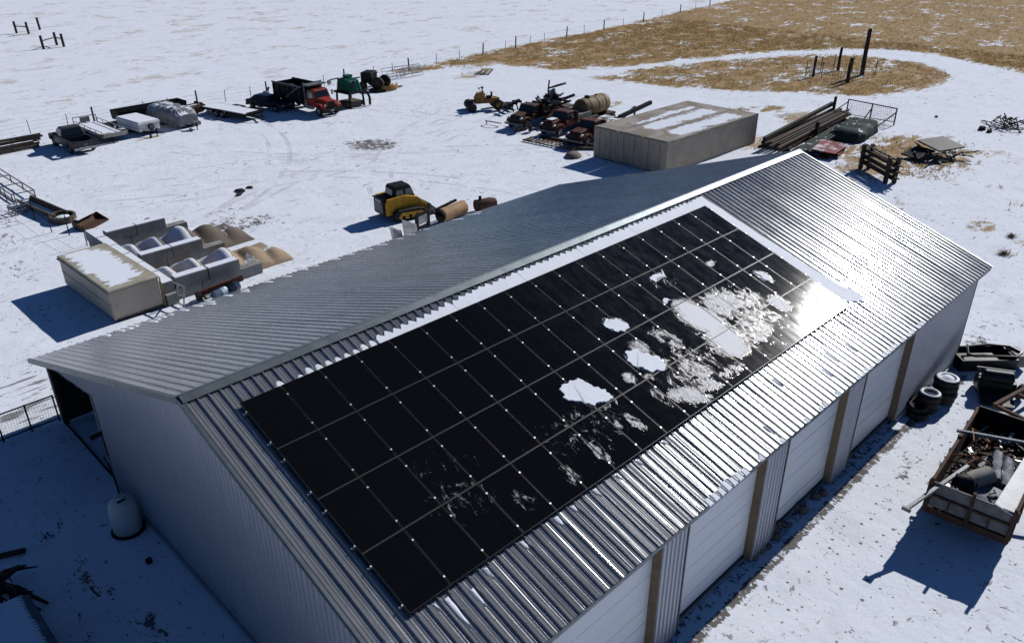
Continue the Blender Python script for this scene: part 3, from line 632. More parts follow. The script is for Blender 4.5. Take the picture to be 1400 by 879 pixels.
# ================================================================ SNOW ON THE ROOF
def roof_pt(x, s, h): return (x, -(s*math.cos(TH)+h*math.sin(TH)), HR-s*math.sin(TH)+h*math.cos(TH))
def roof_ptL(x, s, h): return (x, (s*math.cos(TH2)+h*math.sin(TH2)), HR-s*math.sin(TH2)+h*math.cos(TH2))
def slab(mb, poly, h0, h1, inset=0.04, fn=roof_pt):
    """thin snow slab over a polygon given in (along ridge, down slope); rounded rim"""
    n = len(poly); area = sum(poly[i][0]*poly[(i+1) % n][1]-poly[(i+1) % n][0]*poly[i][1] for i in range(n)); sg = 1 if area > 0 else -1
    nrm = []
    for i in range(n):
        ax, ay = poly[i-1]; bx, by = poly[(i+1) % n]; dx, dy = bx-ax, by-ay; l = math.hypot(dx, dy)+1e-9
        nrm.append((-dy/l*sg, dx/l*sg))
    ring = lambda k, h: [fn(x+nrm[i][0]*k, s+nrm[i][1]*k, h) for i, (x, s) in enumerate(poly)]
    mb.rings([ring(0, h0), ring(inset*.3, h0+(h1-h0)*.7), ring(inset, h1)])
def rough_poly(poly, amp, sub, seed):
    r = random.Random(seed); out = []
    for i in range(len(poly)):
        a, b_ = poly[i], poly[(i+1) % len(poly)]
        for k in range(sub):
            t = k/sub; x, y = a[0]+(b_[0]-a[0])*t, a[1]+(b_[1]-a[1])*t
            q = noise.noise_vector((x*4.5+seed, y*4.5, seed*1.7)); q2 = noise.noise_vector((x*14+seed, y*14, seed*.7))
            out.append((x+amp*(1.5*q.x+.9*q2.x), y+amp*(1.5*q.y+.9*q2.y)))
    return out
sn = MB(); rr = random.Random(8); teeth = []
for k in range(int(2.3/PIT), int(22.3/PIT)):
    xa = k*PIT+.07; xb = (k+1)*PIT+.0; xm = (xa+xb)/2
    if xa < 5.3:
        if rr.random() < .15: continue
        top = 0.80-0.13*rr.random()-(xa-2.4)*.045
        slab(sn, [(xa, 1.05), (xb, 1.05), (xb, top+.16), (xm+.06, top+.03), (xm-.02, top), (xa+.03, top+.06), (xa, top+.18)], .002, .034, .03)
    else:
        top = max(0.33, 0.60-(xa-5.3)*.06)+rr.uniform(-.04, .03); dp = .17 if xa < 9 else .12
        teeth += [(xa-.03, top+dp+rr.uniform(-.02, .03)), (xa+.05, top+.05), (xm+rr.uniform(-.03, .03), top), (xb-.06, top+.06)]
x_end = teeth[-1][0]
for a_, b_ in [(i, min(i+40, len(teeth)-1)) for i in range(0, len(teeth)-1, 40)]:
    seg = teeth[a_:b_+1]; slab(sn, seg+[(seg[-1][0], 1.07), (seg[0][0], 1.07)], .02, .068, .012)
tag(sn.build('ridge_snow', M['snow'], None), 'toothed strip of snow between the ridge cap and top panels', 'snow', kind='stuff')
sn = MB(); slab(sn, rough_poly([(21.6, .33), (22.45, .36), (22.5, 1.4), (22.55, 3), (22.6, 4.6), (22.66, 6), (22.8, 7.0), (23.15, 7.75), (22.8, 8.1), (22.35, 7.9), (21.95, 7.7), (21.93, 6), (21.93, 3), (21.93, 1.05), (21.6, 1.0)], .035, 4, 2), .002, .062, .035)
tag(sn.build('side_snow', M['snow'], None), 'broad strip of snow along the far edge of the solar array', 'snow', kind='stuff')
# snow slid off below the panels and caught at the eaves
sn = MB(); rr = random.Random(4)
for (x, s0_, ln, wd) in ((2.0, 8.05, .85, .13), (2.42, 8.22, .5, .1), (3.25, 8.02, .3, .1), (3.0, 8.0, .25, .08), (4.3, 8.0, .25, .12), (1.75, 8.0, .2, .07), (5.5, 7.98, .3, .16), (6.1, 8.0, .2, .12), (7.1, 7.98, .25, .14), (7.9, 8.0, .2, .1), (8.9, 8.0, .22, .12), (10.0, 7.98, .2, .12), (18.3, 8.7, .6, .2), (17.4, 9.1, .45, .14), (15.3, 8.4, .4, .12), (13.2, 9.4, .4, .1), (19.6, 8.9, .5, .12)):
    k = math.floor(x/PIT); x = k*PIT+.18
    slab(sn, rough_poly([(x-wd/2, s0_), (x+wd/2, s0_), (x+wd*.45, s0_+ln*.5), (x+wd*.3, s0_+ln), (x+.0, s0_+ln*.97), (x-wd*.35, s0_+ln*.6)], .012, 3, k), .002, .03, .02)
for k in range(int(9.4/PIT), int(11.6/PIT)):
    x = k*PIT+.18; slab(sn, rough_poly([(x-.1, 9.98-rr.random()*.12), (x+.1, 9.98-rr.random()*.12), (x+.11, 10.2), (x-.11, 10.2)], .01, 2, k), .002, .05, .02)
for k in range(int(12/PIT), int(24/PIT)):
    if rr.random() < .45:
        x = k*PIT+.18; slab(sn, rough_poly([(x-.1, 10.02), (x+.1, 10.02-rr.random()*.1), (x+.1, 10.16), (x-.1, 10.16)], .01, 2, k), .002, .035, .02)
tag(sn.build('slid_snow', M['snow'], None, True), 'small streaks of snow below the solar array and at the eave', 'snow', kind='stuff')
sn = MB()
for (x, s) in ((2.9, 16.3), (3.3, 16.35), (3.6, 16.25), (4.0, 16.3), (4.5, 16.1), (4.9, 16.2), (5.3, 16.45), (5.6, 16.1), (6.2, 16.4), (6.6, 16.3), (7.0, 16.1), (7.4, 16.2), (6.9, 15.6), (8.3, 16.3), (8.7, 15.7), (9.1, 16.4), (10.3, 16.3), (11.2, 16.2), (12.4, 16.5), (13.1, 16.3), (14.2, 16.4), (15.0, 16.5), (16.1, 16.3), (17, 16.4), (18.2, 16.2), (19, 16.4), (20.2, 16.5), (22.3, 16.4), (23.5, 16.3), (24.1, 16.5)):
    k = math.floor(x/PIT); x = k*PIT+.18; ln = random.Random(k).uniform(.3, 1.0)
    slab(sn, rough_poly([(x-.1, s-ln), (x+.08, s-ln*.9), (x+.1, s+.2), (x-.1, s+.15)], .02, 3, k), .002, .04, .03, roof_ptL)
tag(sn.build('eave_snow', M['snow'], None, True), 'little snow remnants along the low left eave', 'snow', kind='stuff')
# chunks of snow lying on the panels
def on_panels(x, s, h): return roof_pt(x, s, OFF+h)
for nm, lab, pl, th_ in (('a', 'small star shaped snow patch on the second panel row', [(15.55, 3.0), (15.75, 2.9), (16.1, 3.0), (16.42, 2.86), (16.3, 3.1), (16.22, 3.24), (15.95, 3.16), (15.62, 3.22)], .018),
                         ('b', 'split snow patch at the lower edge of the second panel row', [(12.15, 3.75), (12.35, 3.58), (12.5, 3.7), (12.8, 3.82), (12.9, 4.15), (12.75, 4.33), (12.3, 4.33), (12.12, 4.0)], .022),
                         ('c', 'rounded snow patch on the third panel row above a frosted corner', [(11.5, 5.4), (11.75, 5.06), (12.15, 5.1), (12.3, 5.42), (12.6, 5.8), (12.45, 6.22), (11.95, 6.1), (11.6, 5.75)], .026),
                         ('d', 'largest clean snow patch, nearest the middle of the array', [(8.55, 5.42), (8.8, 4.95), (9.2, 4.92), (9.55, 5.08), (9.9, 5.8), (9.95, 6.1), (9.65, 6.18), (9.1, 5.98), (8.9, 5.65)], .028),
                         ('f', 'tiny lone snow lump on the second panel row', [(14.95, 4.02), (15.2, 3.95), (15.3, 4.15), (15.05, 4.22)], .018),
                         ('h', 'narrow snow sliver on the far panels of the third row', [(19.75, 4.7), (19.95, 4.72), (20.1, 5.2), (20.05, 5.45), (19.85, 5.2)], .018)):
    sb = MB(); slab(sb, rough_poly(pl, .075, 9, ord(nm)), .0, th_, .012, on_panels)
    tag(sb.build('snow_patch', M['snow'], None), lab, 'snow patch', 'snow patches on the solar panels')

# ================================================================ PARTS SHARED BY VEHICLES
_wm = {}
def wheel(parent, x, y, z, r=0.36, w=0.24, rim='rim', ax=0.0, name='wheel', tyre='rubber'):
    key = (round(r, 3), round(w, 3), rim, tyre)
    if key not in _wm:
        t = MB().lathe([(r*.58, -w/2), (r*.86, -w/2), (r*.97, -w*.36), (r, -w*.15), (r, w*.15), (r*.97, w*.36), (r*.86, w/2), (r*.58, w/2), (r*.58, -w/2)], 18, axis='y').mesh('wheel', M[tyre], True)
        q = MB().lathe([(0.001, -w*.30), (r*.30, -w*.33), (r*.5, -w*.2), (r*.6, -w*.42), (r*.6, w*.42), (r*.5, w*.2), (r*.30, w*.33), (0.001, w*.30)], 14, axis='y').mesh('rim', M[rim], True)
        _wm[key] = (t, q)
    t, q = _wm[key]; o = inst(t, name, parent, (x, y, z), (0, 0, ax)); inst(q, 'rim', o); return o
def quad(parent, name, pts, mat, th=0.012):
    """a thin pane: the four corners, thickened along its normal"""
    a, b, c, d = [Vector(p) for p in pts]; n = (b-a).cross(d-a).normalized()*th
    mb = MB().add([a, b, c, d, a+n, b+n, c+n, d+n], [(0, 3, 2, 1), (4, 5, 6, 7), (0, 1, 5, 4), (1, 2, 6, 5), (2, 3, 7, 6), (3, 0, 4, 7)])
    return mb.build(name, M[mat], parent)
def cabin(parent, name, x0, x1, xt0, xt1, w, wt, z0, z1, mat, bev=0.06):
    """tapered greenhouse; front is +x"""
    v = [(x0, -w/2, z0), (x1, -w/2, z0), (x1, w/2, z0), (x0, w/2, z0), (xt0, -wt/2, z1), (xt1, -wt/2, z1), (xt1, wt/2, z1), (xt0, wt/2, z1)]
    o = MB().add(v, [(0, 3, 2, 1), (4, 5, 6, 7), (0, 1, 5, 4), (1, 2, 6, 5), (2, 3, 7, 6), (3, 0, 4, 7)]).build(name, M[mat], parent, bev=bev)
    P = [Vector(q) for q in v]
    def pane(a, b, c, d, i0=.08, i1=.12):
        A, B, C, D = P[a], P[b], P[c], P[d]
        def at(u, t): return (A*(1-u)+B*u)*(1-t)+(D*(1-u)+C*u)*t
        pts = [at(i0, i1), at(1-i0, i1), at(1-i0, 1-i1*1.4), at(i0, 1-i1*1.4)]
        n = (pts[1]-pts[0]).cross(pts[3]-pts[0]).normalized()
        quad(parent, 'window', [p+n*.004 for p in pts], 'glass')
    pane(0, 1, 5, 4); pane(2, 3, 7, 6); pane(1, 2, 6, 5); pane(3, 0, 4, 7)
    return o

# ================================================================ VEHICLES ALONG THE FAR FENCE
def pickup():
    t = thing('pickup_truck', 'old gray pickup truck with empty bed, tailgate towards the yard', 'pickup', (16.1, 59.1, 0), R(91)); t.scale = (1.05, 1.05, 1.05)
    # +x forward; length 5.6
    side = [(-2.75, .52), (-2.78, .98), (-2.7, 1.06), (-.55, 1.06), (-.55, .45), (-2.05, .45), (-2.12, .52)]
    b = MB()
    b.prism([(-2.72, .55), (-2.74, 1.08), (-.5, 1.08), (-.5, .42), (-1.25, .42), (-1.32, .72), (-1.5, .88), (-1.75, .93), (-2.0, .88), (-2.18, .72), (-2.25, .55)], .90, 1.0)
    b.prism([(-2.72, .55), (-2.74, 1.08), (-.5, 1.08), (-.5, .42), (-1.25, .42), (-1.32, .72), (-1.5, .88), (-1.75, .93), (-2.0, .88), (-2.18, .72), (-2.25, .55)], -1.0, -.90)
    b.b2(-2.6, -.5, -.9, .9, .55, .62); b.build('bed', M['gray'], t, bev=.025)
    MB().b2(-2.60, -.56, -.885, .885, .625, .64).build('bed_liner', M['black'], t)
    MB().b2(-2.76, -2.70, -.88, .88, .58, 1.07).build('tailgate', M['gray'], t, bev=.015)
    MB().b2(-2.90, -2.78, -.95, .95, .42, .58).build('bumper', M['ltgray'], t, bev=.03)
    f = MB(); f.prism([(-.5, .42), (-.5, 1.08), (1.0, 1.10), (1.25, 1.08), (2.55, .98), (2.68, .86), (2.70, .45), (2.35, .45), (2.28, .72), (2.1, .88), (1.85, .93), (1.6, .88), (1.42, .72), (1.35, .42)], -1.0, 1.0)
    f.build('body', M['gray'], t, bev=.05)
    cabin(t, 'cab', -.5, 1.25, -.30, .55, 1.9, 1.5, 1.08, 1.82, 'gray', .09)
    MB().b2(2.66, 2.78, -.95, .95, .45, .62).build('bumper', M['ltgray'], t, bev=.03)
    for s in (-1, 1):
        for x in (-1.75, 1.85): wheel(t, x, s*.86, .36, .37, .24)
        MB().b2(-2.775, -2.755, s*.95-.045, s*.95+.045, .75, 1.0).build('tail_light', M['tail'], t)
        MB().b2(.95, 1.05, s*1.05-.1, s*1.05+.1, 1.12, 1.26).build('mirror', M['black'], t)
    MB().b2(-2.775, -2.763, -.2, .2, .72, .86).build('license_plate', M['midgray'], t)
pickup()

def utility_trailer():
    t = thing('utility_trailer', 'low utility trailer with pipe rails, plywood sides and snowy deck', 'trailer', (19.35, 61.7, 0), R(92))
    MB().b2(-3.2, 3.2, -1.05, 1.05, .52, .60).build('deck', M['plywood'], t)
    MB().b2(-2.5, 3.1, -.9, .9, .602, .67).build('deck_snow', M['snow'], t, bev=.03)
    MB().box((-3.45, 0, .72), (.06, 2.1, .5), m=Matrix.Rotation(R(-38), 3, 'Y')).build('ramp', M['plywood'], t)
    MB().box((-2.75, .55, .74), (.8, .95, .05), m=Matrix.Rotation(R(8), 3, 'Y')).build('plywood_sheet', M['plywood'], t)
    for s in (-1, 1):
        MB().bar((-3.2, s*1.07, 1.02), (3.2, s*1.07, 1.02), .05).build('rail', M['ltgray'], t)
        MB().b2(-3.2, 3.2, s*1.07-.02, s*1.07+.02, .5, .64).build('side_board', M['midgray'], t)
        for k in range(6): MB().bar((-3.1+k*1.24, s*1.07, .6), (-3.1+k*1.24, s*1.07, 1.02), .05).build('stake', M['ltgray'], t)
        wheel(t, .3, s*1.22, .33, .33, .2)
    MB().bar((3.2, -1.07, 1.3), (3.2, 1.07, 1.3), .05).build('rail', M['midgray'], t)
    for y in (-1.05, -.35, .35, 1.05): MB().bar((3.2, y, .6), (3.2, y, 1.3), .05).build('stake', M['midgray'], t)
    MB().b2(3.17, 3.2, -.45, .45, .75, 1.22).build('mesh_panel', M['midgray'], t)
    MB().bar((3.2, .9, .5), (4.6, 0, .48), .08).bar((3.2, -.9, .5), (4.6, 0, .48), .08).build('tongue', M['black'], t)
    MB().bar((-3.3, .3, .0), (-3.3, .3, .5), .08).build('jack', M['black'], t)
utility_trailer()

def popup_camper():
    t = thing('popup_camper', 'folded white pop-up camper with a flat cap of snow', 'camper', (22.55, 60.8, 0), R(-84))
    MB().b2(-2.0, 2.0, -1.0, 1.0, .38, .92).build('body', M['white'], t, bev=.04)
    MB().b2(-2.06, 2.06, -1.06, 1.06, .94, 1.20).build('roof_lid', M['white'], t, bev=.05)
    MB().b2(-2.0, 2.0, -1.0, 1.0, 1.19, 1.28).build('roof_snow', M['snow'], t, bev=.045)
    MB().b2(-1.98, 2.0, -1.015, 1.015, .64, .68).build('stripe', M['ltgray'], t)
    for s in (-1, 1): wheel(t, -.3, s*.88, .3, .3, .2)
    sp = wheel(t, 2.12, .1, .72, .30, .16, ax=R(90), name='spare_wheel')
    MB().bar((2.0, .7, .42), (3.3, 0, .42), .08).bar((2.0, -.7, .42), (3.3, 0, .42), .08).build('tongue', M['black'], t)
    MB().bar((3.15, 0, 0), (3.15, 0, .8), .07).build('jack', M['black'], t)
    MB().bar((2.15, .1, .45), (2.15, .1, .85), .05).build('spare_bracket', M['black'], t)
popup_camper()

def lumpy(mb, secs, n, seed, amp):
    r = random.Random(seed); rr = []
    for (x, w, h, z0) in secs:
        ring = []
        for k in range(n):
            a = math.pi*k/(n-1); ca, sa = math.cos(a), math.sin(a)
            y = w*(abs(ca)**.45)*(1 if ca > 0 else -1); z = z0+(h-z0)*(sa**.5 if sa > 0 else 0)
            ring.append((x+r.uniform(-amp, amp), y+r.uniform(-amp, amp), max(.03, z+r.uniform(-amp, amp))))
        rr.append(ring)
    mb.rings(rr)
def tarped():
    t = thing('covered_camper', 'camper trailer wrapped in a wrinkled gray tarp', 'camper', (26.15, 61.4, 0), R(-84))
    mb = MB(); secs = []
    for i in range(23):
        x = -3.0+i*5.8/22; e = min(1, (3.0-abs(x+.1))/.9); e = max(0, e)
        secs.append((x, 1.2*(.86+.14*e)+.05*math.sin(i*2.2), 1.05+.72*(e**.5)+.05*math.sin(i*1.7), .25+.12*(i % 3 == 0)))
    lumpy(mb, secs, 21, 5, .05); mb.build('tarp', M['tarp'], t, True)
    cords = MB()
    for x in (-1.9, -.5, .9, 2.0): cords.tube([(x, 1.27, .3), (x+.1, 1.27, 1.1), (x+.2, 1.05, 1.68), (x+.25, .3, 1.84), (x+.25, -.5, 1.84), (x+.2, -1.05, 1.68), (x+.1, -1.27, 1.1)], .018, 5)
    cords.build('tie_rope', M['ltgray'], t)
    for s in (-1, 1): wheel(t, -.4, s*1.0, .3, .3, .2)
    MB().bar((3.0, .6, .42), (4.3, 0, .42), .09).bar((3.0, -.6, .42), (4.3, 0, .42), .09).bar((4.1, 0, 0), (4.1, 0, .7), .07).build('tongue', M['black'], t)
    MB().box((3.7, .2, .55), (.5, .8, .35)).build('battery_box', M['midgray'], t, bev=.04)
tarped()

def dark_trough():
    t = thing('steel_trough', 'long black steel trough lying along the fence behind the campers', 'trough', (25.9, 65.9, 0), R(3))
    b = MB(); b.prism([(-.75, .30), (.75, .30), (.95, 1.15), (.85, 1.15), (.68, .40), (-.68, .40), (-.85, 1.15), (-.95, 1.15)], -3.6, 3.4, axis='x'); b.build('shell', M['black'], t)
    for x in (-3.6, 3.4): MB().prism([(-.75, .30), (.75, .30), (.95, 1.15), (-.95, 1.15)], x-.03, x+.03, axis='x').build('end_plate', M['black'], t)
    for x in (-2.6, 0, 2.5):
        MB().b2(x-.08, x+.08, -.8, .8, 0, .30).build('skid', M['wooddark'], t)
        MB().bar((x, -.78, .3), (x, -.98, 1.15), .08).build('rib', M['black'], t)
    g = thing('dark_implement', 'dark low farm implement frame between the trough and utility trailer', 'implement', (22.0, 63.7, 0), R(10))
    m = MB()
    for y in (-.5, .5): m.bar((-1.4, y, .45), (1.6, y, .5), .12)
    for x in (-1.2, -.2, .9): m.bar((x, -.9, .45), (x, .9, .45), .1)
    m.build('frame', M['black'], g)
    for k in range(5): MB().lathe([(.01, -.03), (.3, -.02), (.3, .02), (.01, .03)], 12, (-.9+k*.45, 0, .3), axis='x').build('disc', M['rust'], g)
dark_trough()

def rust_roller():
    t = thing('rusty_roller', 'rusty land roller with a red end wheel beside the fence', 'roller', (29.5, 64.3, 0), R(8))
    MB().lathe([(.01, -1.15), (.30, -1.15), (.36, -1.05), (.36, .85), (.30, .95), (.01, .95)], 16, (0, 0, .38), axis='x').build('drum', M['rust'], t, True)
    MB().lathe([(.15, -.06), (.44, -.06), (.44, .06), (.15, .06), (.15, -.06)], 18, (1.1, 0, .44), axis='x').build('end_wheel', M['oxred'], t, True)
    MB().bar((-1.2, .42, .78), (1.2, .42, .78), .1).bar((-1.2, -.42, .7), (1.2, -.42, .7), .1).bar((-1.2, -.42, .6), (-1.2, .42, .78), .1).bar((1.22, -.42, .6), (1.22, .42, .78), .1).build('frame', M['rust'], t)
    for x in (-.7, .7): MB().b2(x-.12, x+.12, .32, .5, .8, 1.02).build('weight_box', M['black'], t)
rust_roller()

def flatbed():
    t = thing('car_hauler', 'flat car-hauler trailer under an even sheet of snow', 'trailer', (31.8, 60.3, 0), R(-78))
    MB().b2(-3.5, 3.3, -1.05, 1.05, .50, .62).build('deck', M['black'], t)
    MB().b2(-3.4, 3.2, -1.0, 1.0, .622, .72).build('deck_snow', M['snow'], t, bev=.05)
    for s in (-1, 1):
        MB().b2(-3.5, 3.3, s*1.09-.035, s*1.09+.035, .48, .68).build('side_rail', M['black'], t)
        for x in (-.9, 0.0): wheel(t, x, s*1.26, .34, .34, .22)
        f = MB(); f.prism([(-1.45, .45), (-1.3, .72), (-1.1, .78), (.2, .78), (.4, .72), (.55, .45), (.5, .45), (.36, .68), (.2, .73), (-1.1, .73), (-1.26, .68), (-1.4, .45)], s*1.26-.14, s*1.26+.14); f.build('fender', M['black'], t)
    MB().bar((3.3, .8, .52), (4.7, 0, .5), .1).bar((3.3, -.8, .52), (4.7, 0, .5), .1).build('tongue', M['black'], t)
    MB().bar((4.3, 0, 0), (4.3, 0, .8), .08).build('jack', M['black'], t)
    MB().b2(3.22, 3.34, -1.0, 1.0, .62, .84).build('headboard', M['black'], t)
    for s in (-1, 1): MB().box((-3.9, s*.7, .36), (1.0, .4, .06), m=Matrix.Rotation(R(-30), 3, 'Y')).build('ramp', M['black'], t)
flatbed()

def navy_car():
    t = thing('dark_blue_car', 'dark blue car standing in the shadow beside the dump truck', 'car', (35.9, 60.2, 0), R(-72))
    b = MB(); b.prism([(-2.35, .42), (-2.4, .92), (-2.2, 1.02), (-.9, 1.03), (1.05, .98), (2.2, .86), (2.38, .72), (2.4, .40), (1.95, .40), (1.88, .6), (1.7, .72), (1.45, .74), (1.2, .72), (1.02, .6), (.95, .38), (-1.1, .38), (-1.17, .6), (-1.35, .72), (-1.55, .74), (-1.8, .72), (-1.98, .6), (-2.05, .42)], -.92, .92); b.build('body', M['navy'], t, bev=.06)
    cabin(t, 'cab', -1.9, 1.0, -1.35, .35, 1.7, 1.3, 1.0, 1.48, 'navy', .08)
    for s in (-1, 1):
        for x in (-1.55, 1.45): wheel(t, x, s*.80, .32, .33, .22)
        MB().b2(2.36, 2.41, s*.65-.18, s*.65+.18, .62, .74).build('headlight', M['ltgray'], t)
        MB().b2(.6, .72, s*.98-.08, s*.98+.08, 1.02, 1.14).build('mirror', M['black'], t)
    MB().b2(2.38, 2.5, -.85, .85, .38, .54).build('bumper', M['black'], t, bev=.03)
    MB().b2(-2.5, -2.38, -.85, .85, .40, .56).build('bumper', M['black'], t, bev=.03)
    s = thing('snow_blower', 'small dark machine with a raised chute behind the blue car', 'machine', (37.6, 63.6, 0), R(20))
    MB().box((0, 0, .45), (.9, .7, .5)).build('housing', M['black'], s, bev=.05); MB().box((-.1, 0, .9), (.5, .5, .45)).build('engine', M['midgray'], s, bev=.05)
    MB().tube([(.2, 0, .7), (.22, 0, 1.2), (.45, 0, 1.45)], .1, 8).build('chute', M['black'], s)
    for y in (-.4, .4): wheel(s, -.2, y, .22, .22, .14)
navy_car()

def dump_truck():
    t = thing('dump_truck', 'red cab dump truck with a tall black steel dump bed', 'dump truck', (38.45, 57.0, 0), R(-86))
    # +x forward, cab front at about x=4.1
    MB().b2(-3.6, 3.6, -.45, .45, .62, .88).build('chassis', M['black'], t)
    bed = MB()
    bed.b2(-4.0, 1.1, -1.2, 1.2, 1.02, 1.14)
    for s in (-1, 1): bed.b2(-4.0, 1.1, s*1.2-.04, s*1.2+.04, 1.02, 2.55)
    bed.b2(1.04, 1.12, -1.2, 1.2, 1.02, 2.95); bed.b2(-4.05, -3.97, -1.2, 1.2, 1.02, 2.5); bed.build('dump_bed', M['black'], t)
    for k in range(6):
        for s in (-1, 1): MB().b2(-3.9+k*.95, -3.78+k*.95, s*1.29-.05, s*1.29+.05, 1.05, 2.5).build('bed_rib', M['black'], t)
    for s in (-1, 1): MB().b2(-4.0, 1.1, s*1.27-.08, s*1.27+.08, 2.55, 2.66).build('top_rail', M['gray'], t)
    MB().b2(1.12, 2.0, -1.15, 1.15, 2.78, 2.9).build('cab_shield', M['midgray'], t)
    MB().bar((-1.6, 1.36, 1.3), (.6, 1.36, 2.55), .09).build('tarp_arm', M['midgray'], t)
    MB().bar((-1.6, -1.36, 1.3), (.6, -1.36, 2.55), .09).build('tarp_arm', M['midgray'], t)
    cabin(t, 'cab', 1.35, 2.75, 1.45, 2.45, 2.05, 1.75, 1.55, 2.45, 'redpaint', .09)
    MB().b2(1.35, 2.75, -1.03, 1.03, .85, 1.55).build('cab_base', M['redpaint'], t, bev=.05)
    h = MB(); v = [(2.7, -.80, .95), (4.05, -.58, .95), (4.05, .58, .95), (2.7, .80, .95), (2.7, -.75, 1.72), (4.02, -.5, 1.52), (4.02, .5, 1.52), (2.7, .75, 1.72)]
    h.add(v, [(0, 3, 2, 1), (4, 5, 6, 7), (0, 1, 5, 4), (1, 2, 6, 5), (2, 3, 7, 6), (3, 0, 4, 7)]); h.build('hood', M['redpaint'], t, bev=.1)
    MB().b2(4.03, 4.10, -.42, .42, .9, 1.45).build('grille', M['black'], t)
    for s in (-1, 1):
        f = MB(); f.prism([(2.6, .95), (2.75, 1.2), (3.05, 1.32), (3.75, 1.28), (4.05, 1.05), (4.1, .8), (3.95, .8), (3.88, 1.0), (3.7, 1.12), (3.1, 1.15), (2.9, 1.05), (2.82, .8)], s*.62, s*1.2); f.build('fender', M['redpaint'], t, bev=.05)
        MB().lathe([(.01, 4.16), (.12, 4.16), (.14, 4.10), (.14, 4.0)], 12, (0, s*.80, 1.14), axis='x').build('headlight', M['lens'], t, True)
        wheel(t, 3.35, s*1.0, .5, .5, .28)
        for x in (-1.6, -2.75): wheel(t, x, s*.92, .5, .5, .5)
        MB().b2(2.55, 2.62, s*1.35-.12, s*1.35+.12, 1.75, 2.2).build('mirror', M['ltgray'], t)
        MB().bar((2.6, s*1.05, 2.1), (2.6, s*1.35, 2.1), .03).build('mirror_arm', M['black'], t)
        MB().tube([(1.22, s*1.05, .9), (1.22, s*1.05, 3.05)], .07, 8).build('exhaust_stack', M['midgray'], t)
    MB().b2(4.1, 4.3, -1.2, 1.2, .45, .78).build('bumper', M['black'], t, bev=.04)
    MB().b2(4.3, 4.32, -.3, .1, .55, .68).build('license_plate', M['ltgray'], t)
    for y in (-.6, -.3, 0, .3, .6): MB().b2(2.3, 2.42, y-.05, y+.05, 2.45, 2.53).build('roof_light', M['orange'], t)
    MB().tube([(.9, -.7, .75), (1.9, -.7, .75)], .32, 12).build('fuel_tank', M['ltgray'], t)
    c = thing('bed_heap', 'dark load heaped in the dump bed behind the red cab', 'load', (38.45, 57.0, 1.14), R(-86))
    mb = MB(); r = random.Random(4); rr = []
    for i in range(9):
        x = -3.8+i*.6; rr.append([(x, -1.15+2.3*k/8, .05+(.75+.4*math.sin(i*.9))*math.sin(math.pi*k/8)+r.uniform(-.08, .08)) for k in range(9)])
    n = 9; vv = [p for q in rr for p in q]; mb.add(vv, [(i*n+k, i*n+k+1, (i+1)*n+k+1, (i+1)*n+k) for i in range(8) for k in range(8)]); mb.build('heap', M['wooddark'], c, True)
dump_truck()

def green_machine():
    t = thing('green_machine', 'green machine cab mounted on a black legged stand', 'machine', (42.7, 55.4, 0), R(-84))
    for s in (-1, 1):
        for x in (-1.1, 1.0): MB().bar((x, s*.95, 0), (x*.92, s*.9, 1.5), .16).build('leg', M['black'], t)
    MB().b2(-1.3, 1.2, -1.1, 1.1, 1.42, 1.62).build('platform', M['black'], t, bev=.03)
    MB().tube([(.9, 1.15, 1.6), (1.3, 1.25, 1.35), (1.55, 1.3, .8), (1.5, 1.3, .1)], .13, 8).build('hose_arm', M['black'], t)
    MB().b2(-1.0, .9, -1.05, 1.0, .1, .55).build('base_box', M['woodgray'], t)
    b = MB(); v = [(-1.0, -.95, 1.63), (1.0, -.85, 1.63), (1.0, .85, 1.63), (-1.0, .95, 1.63), (-.9, -.8, 2.85), (.65, -.72, 2.7), (.65, .72, 2.7), (-.9, .8, 2.85)]
    b.add(v, [(0, 3, 2, 1), (4, 5, 6, 7), (0, 1, 5, 4), (1, 2, 6, 5), (2, 3, 7, 6), (3, 0, 4, 7)]).build('hood', M['green'], t, bev=.07)
    quad(t, 'window', [(1.0, -.6, 1.85), (1.0, .1, 1.85), (.78, .1, 2.5), (.78, -.6, 2.5)], 'glass', .03)
    for y in (-.5, .05, .55): MB().bar((1.02, y, 1.66), (.70, y, 2.7), .07).build('hood_rib', M['green'], t)
    MB().bar((.5, -1.1, 2.9), (.5, 1.1, 2.82), .12).build('light_bar', M['green'], t)
    MB().box((-.4, .2, 3.0), (.7, .8, .25)).build('intake', M['green'], t, bev=.05)
    MB().tube([(-.6, -.9, 2.9), (-.7, -2.0, 2.85)], .06, 6).build('boom_pipe', M['black'], t)
    MB().lathe([(.01, -.1), (.22, -.1), (.26, 0), (.22, .1), (.01, .1)], 12, (-.7, -2.05, 2.65), axis='x').build('work_lamp', M['ltgray'], t, True)
green_machine()

